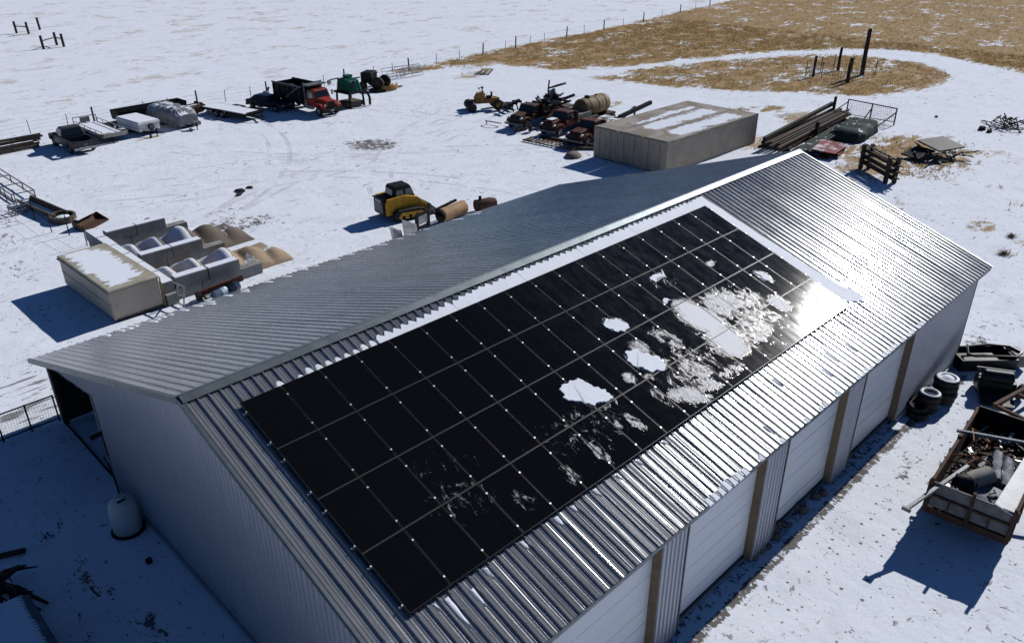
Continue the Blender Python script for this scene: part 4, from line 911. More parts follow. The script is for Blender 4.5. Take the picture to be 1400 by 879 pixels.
def big_wheel_implement():
    t = thing('tire_implement', 'black wheeled implement with upright tires and a dark hopper', 'implement', (49.7, 61.2, 0), R(-60))
    MB().b2(-1.0, .3, -.9, .9, .7, 1.9).build('hopper', M['black'], t, bev=.08)
    MB().bar((-1.2, 0, .7), (2.0, 0, .6), .2).build('frame', M['black'], t)
    wheel(t, 1.2, -1.1, .75, .75, .45, 'rust'); wheel(t, 1.2, .9, .72, .72, .45, 'rust'); wheel(t, -.6, -1.2, .5, .5, .3, 'rust'); wheel(t, -.6, 1.2, .5, .5, .3, 'rust')
    MB().tube([(.4, -.3, 1.0), (.6, -.3, 1.7), (.9, -.3, 1.9)], .07, 6).build('pipe', M['rust'], t)
    y = thing('snow_plow', 'curved yellow snow plow with a dark rim lying on the snow', 'snow plow', (50.6, 58.9, 0), R(12))
    b = MB(); rr = []
    for i in range(13):
        a = R(-75+i*12.5); x, yy = 1.3*math.sin(a), -1.15*math.cos(a)*.8+.5
        n = Vector((math.sin(a), -math.cos(a), 0))
        rr.append([(x+n.x*.05, yy+n.y*.05, .05), (x+n.x*.12, yy+n.y*.12, .35), (x+n.x*.02, yy+n.y*.02, .62), (x-n.x*.05, yy-n.y*.05, .6), (x+n.x*.04, yy+n.y*.04, .34), (x-n.x*.03, yy-n.y*.03, .05)])
    b.rings(rr).build('moldboard', M['oldyellow'], y, True)
    MB().bar((-.2, .2, .3), (1.4, .9, .35), .16).build('push_arm', M['oldyellow'], y); MB().bar((1.2, .3, .1), (1.9, -.1, .15), .14).build('hitch', M['black'], y)
    tr = MB(); tr.lathe([(.75, -.1), (1.0, -.12), (1.05, 0), (1.0, .12), (.75, .1), (.75, -.1)], 20, (0, 0, 0)); o = tr.build('flat_tire', M['rubber'], None, True); o.location = (49.3, 59.5, .13)
    tag(o, 'large flat tire lying on the snow beside the yellow plow', 'tire')
    g = thing('pipe_gates', 'tangle of pale pipe gates leaning near the corner post', 'gates', (56.0, 64.4, 0), R(6))
    r = random.Random(9)
    for k in range(5):
        x0 = -2.5+k*.9; ln = 3.0+r.random(); zt = .8+r.random()*.5; y0 = r.uniform(-1.3, 1.3); rot = r.uniform(-.25, .25)
        p = lambda a, z: (x0+a*math.cos(rot), y0+a*math.sin(rot)+z*.35, z)
        m = MB(); m.bar(p(0, .08), p(ln, .08), .05); m.bar(p(0, zt), p(ln, zt), .05); m.bar(p(0, .08), p(0, zt), .05); m.bar(p(ln, .08), p(ln, zt), .05)
        for q in (.33, .66): m.bar(p(0, zt*q), p(ln, zt*q), .04)
        m.bar(p(ln/2, .08), p(ln/2, zt), .04); m.build('gate', M['ltgray'], g)
big_wheel_implement()

def timber_piles():
    for i, (x, y, ln, rz, lab) in enumerate(((11.6, 64.3, 6.0, R(4), 'snow dusted timber pile along the fence left of the pickup, rear one'), (11.2, 61.9, 4.8, R(6), 'snow dusted timber pile left of the pickup, front one'))):
        t = thing('timber_pile', lab, 'timber pile', (x, y, 0), rz, 'timber piles beside the pickup'); r = random.Random(i)
        for k in range(9):
            yy = -.5+(k % 4)*.32; zz = .14+(k//4)*.22; a = r.uniform(-.04, .04); x0 = r.uniform(-.5, .5)
            MB().bar((x0-ln/2, yy-a*ln/2, zz), (x0+ln/2, yy+a*ln/2, zz+r.uniform(-.03, .03)), r.uniform(.18, .28), .2).build('timber', M['woodsnow'], t)
timber_piles()
b = MB().box((0, 0, 0), (.9, .7, .5)); o = b.build('feed_tub', M['black'], None, bev=.06); o.location = (13.3, 62.1, .27); tag(o, 'square black tub at the end of the front timber pile', 'tub')

# field fence: posts and wires
def fence():
    t = thing('field_fence', 'barbed wire field fence with wood and steel posts along the yard', 'fence')
    line = [(4, 66.6), (15.0, 67.2), (18.4, 67.4), (20.8, 67.2), (25.9, 67.6), (28.4, 67.4), (31.4, 67.2), (34.4, 66.9), (37.2, 66.5), (39.1, 66.3), (43, 66.4), (46.5, 66.3), (49.4, 66.4), (54.0, 66.8), (57, 66.9), (59.5, 66.8), (65.2, 68.2), (69.5, 68.4), (74.4, 69.0), (79.6, 69.8), (82.1, 70.2), (85.6, 70.6), (89.2, 71.0), (95.2, 71.8), (100, 72.3), (105.4, 72.6), (111.5, 73.3), (118.2, 74.0), (125.5, 75.3), (133.4, 76.7), (140, 77.7), (146.7, 78.7), (158, 80.6), (175, 83), (195, 86)]
    wood = {3, 6, 9, 12, 15, 18, 20, 23, 25, 27, 29, 31, 32}
    ws = MB().tube([(0, 0, -.1), (0, 0, 1.55)], [.10, .085], 8).mesh('wood_post', M['wooddark']); ts = MB().bar((0, 0, -.1), (0, 0, 1.25), .05).mesh('steel_post', M['black'])
    r = random.Random(2)
    for i, (x, y) in enumerate(line): inst(ws if i in wood else ts, 'wood_post' if i in wood else 'steel_post', t, (x, y, 0), (r.uniform(-.04, .04), r.uniform(-.04, .04), 0))
    for z in (.4, .75, 1.1):
        MB().tube([(x, y-.06, z) for x, y in line], .007, 4).build('wire', M['midgray'], t)
fence()
# corner braces far out in the pasture
def brace(pts, lab):
    t = thing('fence_brace', lab, 'fence posts', (pts[0][0], pts[0][1], 0), 0, 'far pasture fence braces')
    for (x, y) in pts: MB().tube([(x-pts[0][0], y-pts[0][1], -.1), (x-pts[0][0]-.05, y-pts[0][1], 1.85)], .19, 8).build('post', M['wooddark'], t)
    for (a, b_) in zip(pts[:-1], pts[1:]): MB().tube([(a[0]-pts[0][0], a[1]-pts[0][1], 1.1), (b_[0]-pts[0][0], b_[1]-pts[0][1], 1.15)], .09, 6).build('rail', M['woodgray'], t)
brace([(35.2, 140.5), (36.3, 138.0)], 'far left pair of dark posts joined by one rail')
o = MB().tube([(0, 0, -.1), (-.08, 0, 1.95)], .19, 8).build('fence_post', M['wooddark']); o.location = (39.3, 142.1, 0); tag(o, 'lone leaning dark post farthest out in the pasture', 'post')
brace([(32.8, 119.8), (35.4, 122.0), (35.6, 119.6)], 'three dark posts with rails in the far pasture')

# ================================================================ LEFT EDGE JUNK
def left_edge():
    t = thing('bale_feeder', 'long pipe feeder frame lying in the snow at the left edge', 'feeder', (8.3, 50.6, 0), R(91))
    for y in (-.75, .75):
        for z in (.12, .6): MB().bar((-3.8, y, z), (4.2, y, z), .07).build('rail', M['midgray'], t)
    for x in (-3.8, -1.2, 1.5, 4.2):
        m = MB()
        for y in (-.75, .75): m.bar((x, y, 0), (x, y, .62), .07)
        m.bar((x, -.75, .6), (x, .75, .6), .06); m.build('frame', M['midgray'], t)
    MB().b2(-3.7, 4.1, -.6, .6, -.02, .1).build('snow_fill', M['snow'], t, bev=.04)
    t = thing('trough_frame', 'bent dark trough with a snow filled round end', 'trough', (8.5, 43.6, 0), R(97))
    for s in (-1, 1): MB().prism([(s*.35, .02), (s*.55, .45), (s*.45, .45), (s*.25, .02)], -3.0, 2.6, axis='x').build('side', M['woodgray'], t)
    rg = MB(); rr = []
    for k in range(17):
        a = 2*math.pi*k/16; c, s_ = math.cos(a), math.sin(a); rr.append([(-3.2+.95*c, .8*s_, .0), (-3.2+.95*c, .8*s_, .42), (-3.2+.8*c, .66*s_, .42), (-3.2+.8*c, .66*s_, .0)])
    rg.rings(rr, False).build('round_end', M['woodgray'], t)
    MB().lathe([(.01, .3), (.4, .27), (.62, .16)], 14, (-3.2, 0, 0)).build('snow_fill', M['snow'], t, True)
    MB().b2(-2.4, 2.5, -.28, .28, .02, .12).build('snow_fill', M['snow'], t)
    t = thing('wire_crate', 'small gray wire crate beside the bent trough', 'crate', (7.3, 44.3, 0), R(15))
    for z in (.05, .3, .55):
        m = MB()
        for a, b_ in (((-.5, -.4), (.5, -.4)), ((.5, -.4), (.5, .4)), ((.5, .4), (-.5, .4)), ((-.5, .4), (-.5, -.4))): m.bar((*a, z), (*b_, z), .05)
        m.build('hoop', M['midgray'], t)
    for x in (-.5, 0, .5):
        for y in (-.4, .4): MB().bar((x, y, 0), (x, y, .58), .05).build('upright', M['midgray'], t)
    t = thing('rusty_bucket', 'rusty loader bucket with snow along its edge', 'bucket', (9.9, 38.1, 0), R(-58))
    b = MB(); rr = []
    pf = [(-.5, .62), (-.55, .3), (-.35, .05), (.5, .02), (.5, .06), (-.3, .1), (-.48, .32), (-.43, .62)]
    b.prism(pf, -1.1, 1.1); b.build('shell', M['rust'], t)
    for s in (-1, 1): MB().prism([(-.5, .6), (-.55, .3), (-.35, .06), (.5, .04)], s*1.1-.02, s*1.1+.02).build('side_plate', M['rust'], t)
    MB().b2(-.47, -.2, -.9, .9, .62, .67).build('edge_snow', M['snow'], t)
    t = thing('steel_wire_fence', 'thin steel post fence left of the tan storage box', 'fence')
    ps = [(7.4, 47.5), (7.49, 45.45), (7.52, 41.83), (7.52, 38.52), (8.16, 37.2), (8.3, 34.5)]
    for (x, y) in ps: MB().bar((x, y, -.1), (x, y, 1.35), .05).build('steel_post', M['black'], t)
    for z in (.5, 1.0): MB().tube([(x, y, z) for x, y in ps], .006, 4).build('wire', M['midgray'], t)
    r = random.Random(6); k = 0
    for (x, y, s, lab) in ((20.4, 37.6, .28, 'dark clod of earth on the open snow, larger'), (21.3, 37.8, .2, 'dark clod of earth on the open snow, smaller'), (20.0, 36.9, .22, 'dark clod of earth on the open snow, nearest the bins'), (12.9, 36.2, .25, 'curled rusty scrap on the snow behind the bins')):
        m = MB(); rr = []
        for i in range(5): rr.append([(s*1.6*(i-2)/2, s*math.sin(math.pi*(i+.5)/5)*math.cos(a)*r.uniform(.7, 1.2), .02+s*.6*math.sin(math.pi*(i+.5)/5)*(1+math.sin(a))*.5*r.uniform(.8, 1.1)) for a in [2*math.pi*q/8 for q in range(8)]])
        o = m.rings(rr).build('earth_clod', M['brush'], None, True); o.location = (x, y, 0); o.rotation_euler = (0, 0, r.uniform(0, 3)); tag(o, lab, 'clod', 'dark clods on the snow')
left_edge()

# ================================================================ TAN STORAGE BOX AND CONCRETE BINS
def storage_box():
    t = thing('storage_box', 'tan flat roofed storage box with melting snow on top', 'storage box', (6.6, 25.9, 0), R(1.5))
    MB().b2(-1.3, 1.3, -3.35, 3.35, .06, 1.74).build('body', M['tan'], t, bev=.12)
    MB().b2(-1.34, 1.34, -3.39, 3.39, 1.66, 1.80).build('roof', M['box_roof'], t, bev=.06)
    for s in (-1, 1): MB().b2(-1.2, 1.2, s*3.37-.015, s*3.37+.015, .12, .18).build('base_trim', M['woodgray'], t)
    MB().b2(-1.33, -1.29, -3.3, 3.3, 1.60, 1.66).build('seam', M['woodgray'], t); MB().b2(-1.315, -1.29, -3.3, 3.3, .9, .92).build('seam', M['woodgray'], t)
    MB().bar((1.33, -3.36, .06), (1.33, -3.36, 1.7), .06).build('corner_post', M['woodtan'], t)
    MB().b2(-1.2, 1.2, -3.2, 3.2, 0, .07).build('skid', M['wooddark'], t)
storage_box()

BLK = None
def bins():
    t = thing('concrete_bins', 'open bins of stacked concrete blocks holding sand and gravel', 'storage bins', (8.0, 22.9, 0))
    blk = MB(); blk.b2(-.9, .9, -.3, .3, -.3, .3); blk.b2(-.2, .2, -.08, .08, .3, .33)
    me = blk.mesh('concrete_block', M['concrete']); cap = MB().b2(-.88, .88, -.27, .27, .3, .345).mesh('snow_cap', M['snow'])
    r = random.Random(1)
    def put(x, y, z, rz, snow):
        o = inst(me, 'concrete_block', t, (x+r.uniform(-.02, .02), y+r.uniform(-.02, .02), z), (0, 0, rz+r.uniform(-.012, .012)))
        if snow: inst(cap, 'snow_cap', o, (0, 0, 0))
    for j, y0 in enumerate((.3, 4.75, 9.85)):                       # three side walls running away from the back wall
        for z in (.3, .905):
            for k in range(2): put(.95+.92+k*1.84-(.45 if z < .5 else 0), y0, z, 0, z > .5)
            if z < .5: put(.95+.92+2*1.84-.5, y0, z, 0, False)
    for z in (.3, .905):                                             # back wall
        for k in range(6): put(.45, .75+k*1.84-(.3 if z < .5 else 0), z, R(90), z > .5)
bins()
def pile(name, lab, cat, cx, cy, fn, nx, ny, dx, dy, mat, kind='stuff'):
    V = []; S = []; F = []
    for i in range(nx):
        for j in range(ny):
            x = i/(nx-1); y = j/(ny-1); h, s = fn(x, y); V.append((cx+dx*(x-.5), cy+dy*(y-.5), h)); S.append(s)
    F = [(i*ny+j, (i+1)*ny+j, (i+1)*ny+j+1, i*ny+j+1) for i in range(nx-1) for j in range(ny-1)]
    me = bpy.data.meshes.new(name); me.from_pydata(V, [], F); me.update(); me.materials.append(M[mat]); me.polygons.foreach_set('use_smooth', [True]*len(me.polygons))
    a = me.attributes.new('snowy', 'FLOAT', 'POINT'); a.data.foreach_set('value', np.array(S, np.float32))
    o = bpy.data.objects.new(name, me); COL.objects.link(o); tag(o, lab, cat, kind=None); return o
def mound(bumps, edge=.06, tail=None):
    def fn(x, y):
        h = -.06; snow = 0.0; X = x; Y = y
        for (bx, by, rx, ry, a) in bumps:
            q = ((X-bx)/rx)**2+((Y-by)/ry)**2
            g = a*math.exp(-q*1.3)
            if g > h: h = g; snow = (.95 if bx < .6 else .38) if X < bx+.01 else .08
        h += .05*noise.noise((x*9, y*7, a))*(1 if h > 0 else 0)
        if x < .02 or x > .98 or y < .01 or y > .99: h = -.06
        return h, snow
    return fn
# local x across 8.7..16.6
pile('sand_pile', 'tan sand pile spilling from the nearer concrete bin', 'sand pile', 12.6, 25.3, mound([(.08, .35, .10, .6, 1.15), (.27, .38, .10, .55, 1.2), (.52, .42, .13, .45, 1.25), (.70, .36, .17, .36, 1.0), (.86, .30, .13, .28, .7)]), 60, 36, 7.8, 4.0, 'sand')
pile('gravel_pile', 'dark brown gravel pile spilling from the farther concrete bin', 'gravel pile', 12.6, 30.0, mound([(.08, .4, .10, .6, 1.1), (.26, .4, .10, .55, 1.2), (.50, .55, .13, .45, 1.25), (.68, .5, .17, .36, 1.0), (.85, .42, .13, .28, .65)]), 60, 36, 7.8, 4.2, 'gravel')

def bin_side():
    t = thing('red_implement', 'low dark red implement against the nearer bin wall', 'implement', (10.9, 22.0, 0), R(4))
    MB().bar((-1.3, 0, .38), (1.4, 0, .45), .16, .3).build('beam', M['oxred'], t); MB().bar((-1.3, .3, .2), (1.4, .3, .2), .12).build('beam', M['oxred'], t)
    for x in (-1.0, -.2, .6): MB().bar((x, .3, .2), (x, -.25, .1), .08).build('tine', M['black'], t)
    MB().lathe([(.01, -.08), (.26, -.08), (.26, .08), (.01, .08)], 12, (-1.3, 0, .28), axis='x').build('wheel', M['black'], t)
    for i, (x, y, c, lab) in enumerate(((10.55, 21.35, 'blue', 'pale blue drum lying below the bin wall'), (11.35, 21.5, 'navy', 'dark drum lying below the bin wall'))):
        o = MB().lathe([(.01, -.42), (.26, -.42), (.29, -.38), (.29, -.02), (.305, 0), (.29, .02), (.29, .38), (.26, .42), (.01, .42)], 16, axis='x').build('drum', M[c], None, True); o.location = (x, y, .3); o.rotation_euler = (0, 0, .3*i+.2); tag(o, lab, 'drum')
    t = thing('pipe_gate', 'leaning galvanized pipe gate between the tan box and bin wall', 'gate', (8.55, 22.3, 0), R(-80))
    m = MB(); m.bar((-.6, 0, .1), (-.6, .2, 1.15), .06); m.bar((.6, 0, .1), (.6, .2, 1.15), .06); m.bar((-.6, .2, 1.15), (.6, .2, 1.15), .06); m.bar((-.6, 0, .12), (.6, 0, .12), .06); m.bar((-.6, .02, .2), (.6, .18, 1.1), .05); m.bar((-.2, .1, .6), (.6, .1, .6), .05); m.build('frame', M['ltgray'], t)
    MB().bar((.0, .12, .6), (.0, .2, 1.1), .08).build('latch', M['ltgray'], t)
bin_side()

# ================================================================ SKID STEER AND WHAT LIES BESIDE IT
def skid_steer():
    t = thing('track_loader', 'yellow and black tracked skid steer with enclosed cab', 'skid steer', (25.75, 24.85, 0), R(-8)); t.scale = (1.06, 1.06, 1.02)
    for s in (-1, 1):
        tr = MB(); tr.prism([(-1.25, .32), (-1.05, .08), (-.8, .0), (.85, .0), (1.15, .1), (1.25, .35), (.95, .62), (.2, .74), (-.9, .78), (-1.2, .6)], s*.92-.2, s*.92+.2); tr.build('track', M['rubber'], t, bev=.05)
        fr_ = MB(); fr_.prism([(-.95, .3), (-.75, .15), (.8, .15), (1.0, .32), (.75, .5), (-.7, .6)], s*1.125-.01, s*1.125+.01); fr_.build('track_frame', M['yellow'], t)
        for x in (-.6, -.1, .4): MB().lathe([(.01, -.02), (.13, -.02), (.13, .02), (.01, .02)], 10, (x, s*1.145, .26), axis='y').build('roller', M['black'], t)
        arm = MB(); arm.prism([(-1.55, 1.25), (-1.5, 1.55), (-.2, 1.62), (.7, 1.35), (1.3, .75), (1.62, .32), (1.45, .25), (1.1, .62), (.6, 1.08), (-.2, 1.36), (-1.2, 1.3)], s*.70-.09, s*.70+.09); arm.build('lift_arm', M['yellow'], t, bev=.03)
    MB().b2(-1.6, .75, -.74, .74, .42, 1.36).build('chassis', M['yellow'], t, bev=.06)
    MB().prism([(-1.72, .45), (-1.72, 1.4), (-1.55, 1.48), (-1.4, 1.46), (-1.4, .45)], -.66, .66).build('engine_cover', M['black'], t, bev=.05)
    MB().prism([(-1.85, 1.56), (-1.7, 1.40), (-1.0, 1.42), (-1.0, 1.5)], -.62, .62).build('rear_hood', M['black'], t)
    MB().b2(-1.735, -1.72, -.5, .5, .6, 1.25).build('rear_grille', M['midgray'], t)
    c = MB(); v = [(-.95, -.6, 1.2), (.7, -.6, 1.0), (.7, .6, 1.0), (-.95, .6, 1.2), (-.85, -.55, 2.12), (.35, -.55, 2.12), (.35, .55, 2.12), (-.85, .55, 2.12)]
    c.add(v, [(0, 3, 2, 1), (4, 5, 6, 7), (0, 1, 5, 4), (1, 2, 6, 5), (2, 3, 7, 6), (3, 0, 4, 7)]).build('cab', M['black'], t, bev=.05)
    for s in (-1, 1):
        quad(t, 'window', [(-.75, s*.602, 1.55), (-.22, s*.602, 1.55), (-.22, s*.575, 1.98), (-.72, s*.575, 1.98)] if s < 0 else [(-.22, .602, 1.55), (-.75, .602, 1.55), (-.72, .575, 1.98), (-.22, .575, 1.98)], 'cabglass', .02)
        quad(t, 'window', [(-.08, s*.602, 1.45), (.48, s*.602, 1.45), (.33, s*.575, 1.98), (-.08, s*.575, 1.98)] if s < 0 else [(.48, .602, 1.45), (-.08, .602, 1.45), (-.08, .575, 1.98), (.33, .575, 1.98)], 'cabglass', .02)
    quad(t, 'window', [(-.955, .45, 1.65), (-.955, -.45, 1.65), (-.885, -.42, 2.0), (-.885, .42, 2.0)], 'cabglass', .02)
    quad(t, 'windshield', [(.69, -.48, 1.2), (.69, .48, 1.2), (.40, .45, 2.0), (.40, -.45, 2.0)], 'glass', .02)
    MB().b2(-.8, .3, -.5, .5, 2.12, 2.2).build('roof', M['black'], t, bev=.03)
    b = MB(); b.prism([(1.45, .75), (1.38, .3), (1.5, .05), (2.25, .02), (2.25, .06), (1.58, .1), (1.48, .32), (1.52, .75)], -1.0, 1.0); b.build('bucket', M['midgray'], t)
    for s in (-1, 1): MB().prism([(1.45, .75), (1.38, .3), (1.5, .06), (2.25, .04)], s*1.0-.015, s*1.0+.015).build('bucket_side', M['midgray'], t)
    quad(t, 'decal', [(-1.728, .4, 1.28), (-1.728, -.35, 1.28), (-1.728, -.35, 1.42), (-1.728, .4, 1.42)], 'ltgray', .006)
skid_steer()
def beside_loader():
    t = thing('drum_roller', 'tan drum with a black end frame lying beside the loader', 'drum', (27.5, 21.8, 0), R(7))
    MB().lathe([(.01, -1.05), (.42, -1.05), (.46, -1.0), (.46, 1.2), (.42, 1.25), (.01, 1.25)], 20, (0, 0, .55), axis='x').build('drum', M['cardboard'], t, True)
    MB().lathe([(.01, -.07), (.43, -.07), (.43, .07), (.01, .07)], 14, (-1.1, 0, .55), axis='x').build('end_plate', M['black'], t)
    MB().bar((-1.2, .55, .8), (1.1, .55, .95), .14).build('frame', M['black'], t); MB().bar((-1.25, -.5, .3), (-1.25, .6, .85), .14).build('frame', M['black'], t); MB().bar((-1.3, -.2, .1), (-1.3, -.2, .6), .2).build('hitch', M['rust'], t)
    o = MB().box((0, 0, 0), (1.1, .45, .12)).build('lumber_block', M['lumber'], None, bev=.02); o.location = (28.3, 21.15, .1); o.rotation_euler = (0, 0, .4); tag(o, 'short pale lumber block in front of the tan drum', 'lumber')
    t = thing('rusty_stove', 'rusty brown barrel shape with pipe stub past the tan drum', 'barrel', (30.3, 21.6, 0), R(-14))
    MB().lathe([(.01, -.6), (.36, -.6), (.40, -.5), (.40, .55), (.3, .9), (.01, 1.0)], 16, (0, 0, .42), axis='x').build('shell', M['rust'], t, True)
    MB().tube([(-.3, 0, .8), (-.3, 0, 1.05)], .11, 8).build('pipe_stub', M['black'], t); MB().lathe([(.30, -.64), (.42, -.64), (.42, -.56), (.30, -.56), (.30, -.64)], 14, (0, 0, .42), axis='x').build('ring', M['black'], t)
    for (x, y, rz, w, h, lab) in ((22.3, 20.95, .3, 1.0, 1.2, 'leftmost gray steel plate standing up behind the roof edge'), (23.35, 20.9, .2, 1.2, 1.45, 'middle gray steel plate standing behind the roof edge')):
        o = MB().prism([(-w/2, 0), (w/2, 0), (w/2, h*.55), (-w/2, h)], -.03, .03).build('steel_plate', M['ltgray'], None); o.location = (x, y, 0); o.rotation_euler = (R(-8), 0, rz); tag(o, lab, 'steel plate', 'steel plates behind the roof')
    t = thing('quick_attach_frame', 'black attachment frame standing beside the steel plates', 'frame', (24.6, 21.3, 0), R(10))
    for x in (-.55, .55): MB().b2(x-.1, x+.1, -.08, .08, 0, 1.35).build('upright', M['black'], t)
    for z in (.4, 1.28): MB().b2(-.55, .55, -.06, .06, z-.08, z+.08).build('crossbar', M['black'], t)
    MB().b2(-.45, .45, -.03, .03, .6, 1.2).build('plate', M['ltgray'], t)
beside_loader()

# ================================================================ SHIPPING CONTAINERS
def containers():
    W_, H_, LN = 2.42, 2.62, 13.4
    n = 44; p = LN/n
    def wavy(y, out):
        v = []; f = []
        for k in range(n):
            x0 = k*p
            for a, h in ((0, 0), (.12, 0), (.17, .035), (.27, .035)): v += [(x0+a, y+out*h, .16), (x0+a, y+out*h, H_-.1)]
        v += [(LN, y, .16), (LN, y, H_-.1)]
        m = len(v)//2; f = [(2*i, 2*i+2, 2*i+3, 2*i+1) for i in range(m-1)]
        return v, f
    labs = ['taupe shipping container nearest the barn, its long ribbed side in view', 'taupe shipping container in the middle of the three', 'taupe shipping container at the back, beside the rusty trucks']
    for i in range(3):
        t = thing('shipping_container', labs[i], 'container', (45.75, 17.35+i*2.46, 0), 0, 'shipping containers set side by side')
        MB().b2(.06, LN-.06, .06, W_-.06, .08, H_-.06).build('body', M['taupe'], t)
        for y, o in ((.04, -1), (W_-.04, 1)):
            v, f = wavy(y, o); MB().add(v, f).build('side_wall', M['taupe'], t)
        for x in (0, LN-.12):
            for y in (0, W_-.12): MB().b2(x, x+.12, y, y+.12, .0, H_-.02).build('corner_post', M['taupe'], t)
        for y in (.005, W_-.105):
            MB().b2(.12, LN-.12, y, y+.1, .06, .18).build('bottom_rail', M['taupe'], t); MB().b2(.12, LN-.12, y, y+.1, H_-.12, H_-.01).build('top_rail', M['taupe_roof' if i < 2 else 'taupe_roof2'], t)
        # end doors
        for k in range(2):
            y0 = .14+k*1.08
            MB().b2(-.015, .05, y0, y0+1.05, .16, H_-.12).build('door', M['taupe'], t)
            for q in range(4): MB().b2(-.045, -.017, y0+.1+q*.25, y0+.2+q*.25, .25, H_-.22).build('door_rib', M['taupe'], t)
            MB().tube([(-.07, y0+.55, .2), (-.07, y0+.55, H_-.2)], .02, 6).build('lock_rod', M['midgray'], t)
        # roof sheet with shallow ribs
        r = MB(); m = 27; q = (LN-.24)/m
        for k in range(m): r.b2(.12+k*q+.05, .12+(k+1)*q-.05, .1, W_-.1, H_-.06, H_-.004)
        r.b2(.1, LN-.1, .08, W_-.08, H_-.06, H_-.012); r.build('roof', M['taupe_roof' if i < 2 else 'taupe_roof2'], t)
containers()

# ================================================================ OLD TRUCKS BY THE CONTAINERS
def old_truck(lab, loc, rz, cabmat, bedlen, kind):
    t = thing('old_truck', lab, 'truck', loc, rz)
    L0 = bedlen
    MB().b2(-L0-1.2, 2.6, -.4, .4, .55, .75).build('chassis', M['rust'], t)
    MB().prism([(.95, .75), (.95, 1.42), (1.3, 1.5), (2.55, 1.32), (2.75, 1.15), (2.78, .7)], -.58, .58).build('hood', M[cabmat], t, bev=.12)
    MB().b2(2.76, 2.82, -.42, .42, .65, 1.15).build('grille', M['black'], t)
    cabin(t, 'cab', -.45, 1.05, -.35, .75, 1.8, 1.55, 1.25, 2.0, cabmat, .1)
    MB().b2(-.45, 1.05, -.92, .92, .72, 1.25).build('cab_base', M[cabmat], t, bev=.06)
    for s in (-1, 1):
        f = MB(); f.prism([(1.25, .7), (1.4, 1.0), (1.7, 1.15), (2.2, 1.12), (2.6, .95), (2.75, .65), (2.6, .65), (2.45, .88), (2.15, .98), (1.8, .98), (1.55, .85), (1.42, .6)], s*.56, s*1.0); f.build('fender', M[cabmat], t, bev=.05)
        wheel(t, 2.05, s*.86, .43, .43, .24); wheel(t, -L0*.62-.4, s*.82, .45, .45, .42)
        MB().lathe([(.01, 2.72), (.11, 2.72), (.13, 2.64), (.1, 2.5)], 10, (0, s*.72, 1.08), axis='x').build('headlight', M['ltgray'], t, True)
    MB().b2(2.85, 2.95, -1.0, 1.0, .48, .66).build('bumper', M['midgray'], t)
    if kind == 'flat':
        MB().b2(-L0-1.3, -.55, -1.15, 1.15, .86, .98).build('flat_bed', M['woodgray'], t)
        for k in range(5): MB().b2(-L0-1.1+k*L0/4.6, -L0-1.0+k*L0/4.6, -1.2, 1.2, .76, .86).build('cross_member', M['rust'], t)
        MB().b2(-.62, -.5, -1.1, 1.1, .98, 1.9).build('headboard', M['rust'], t)
    return t
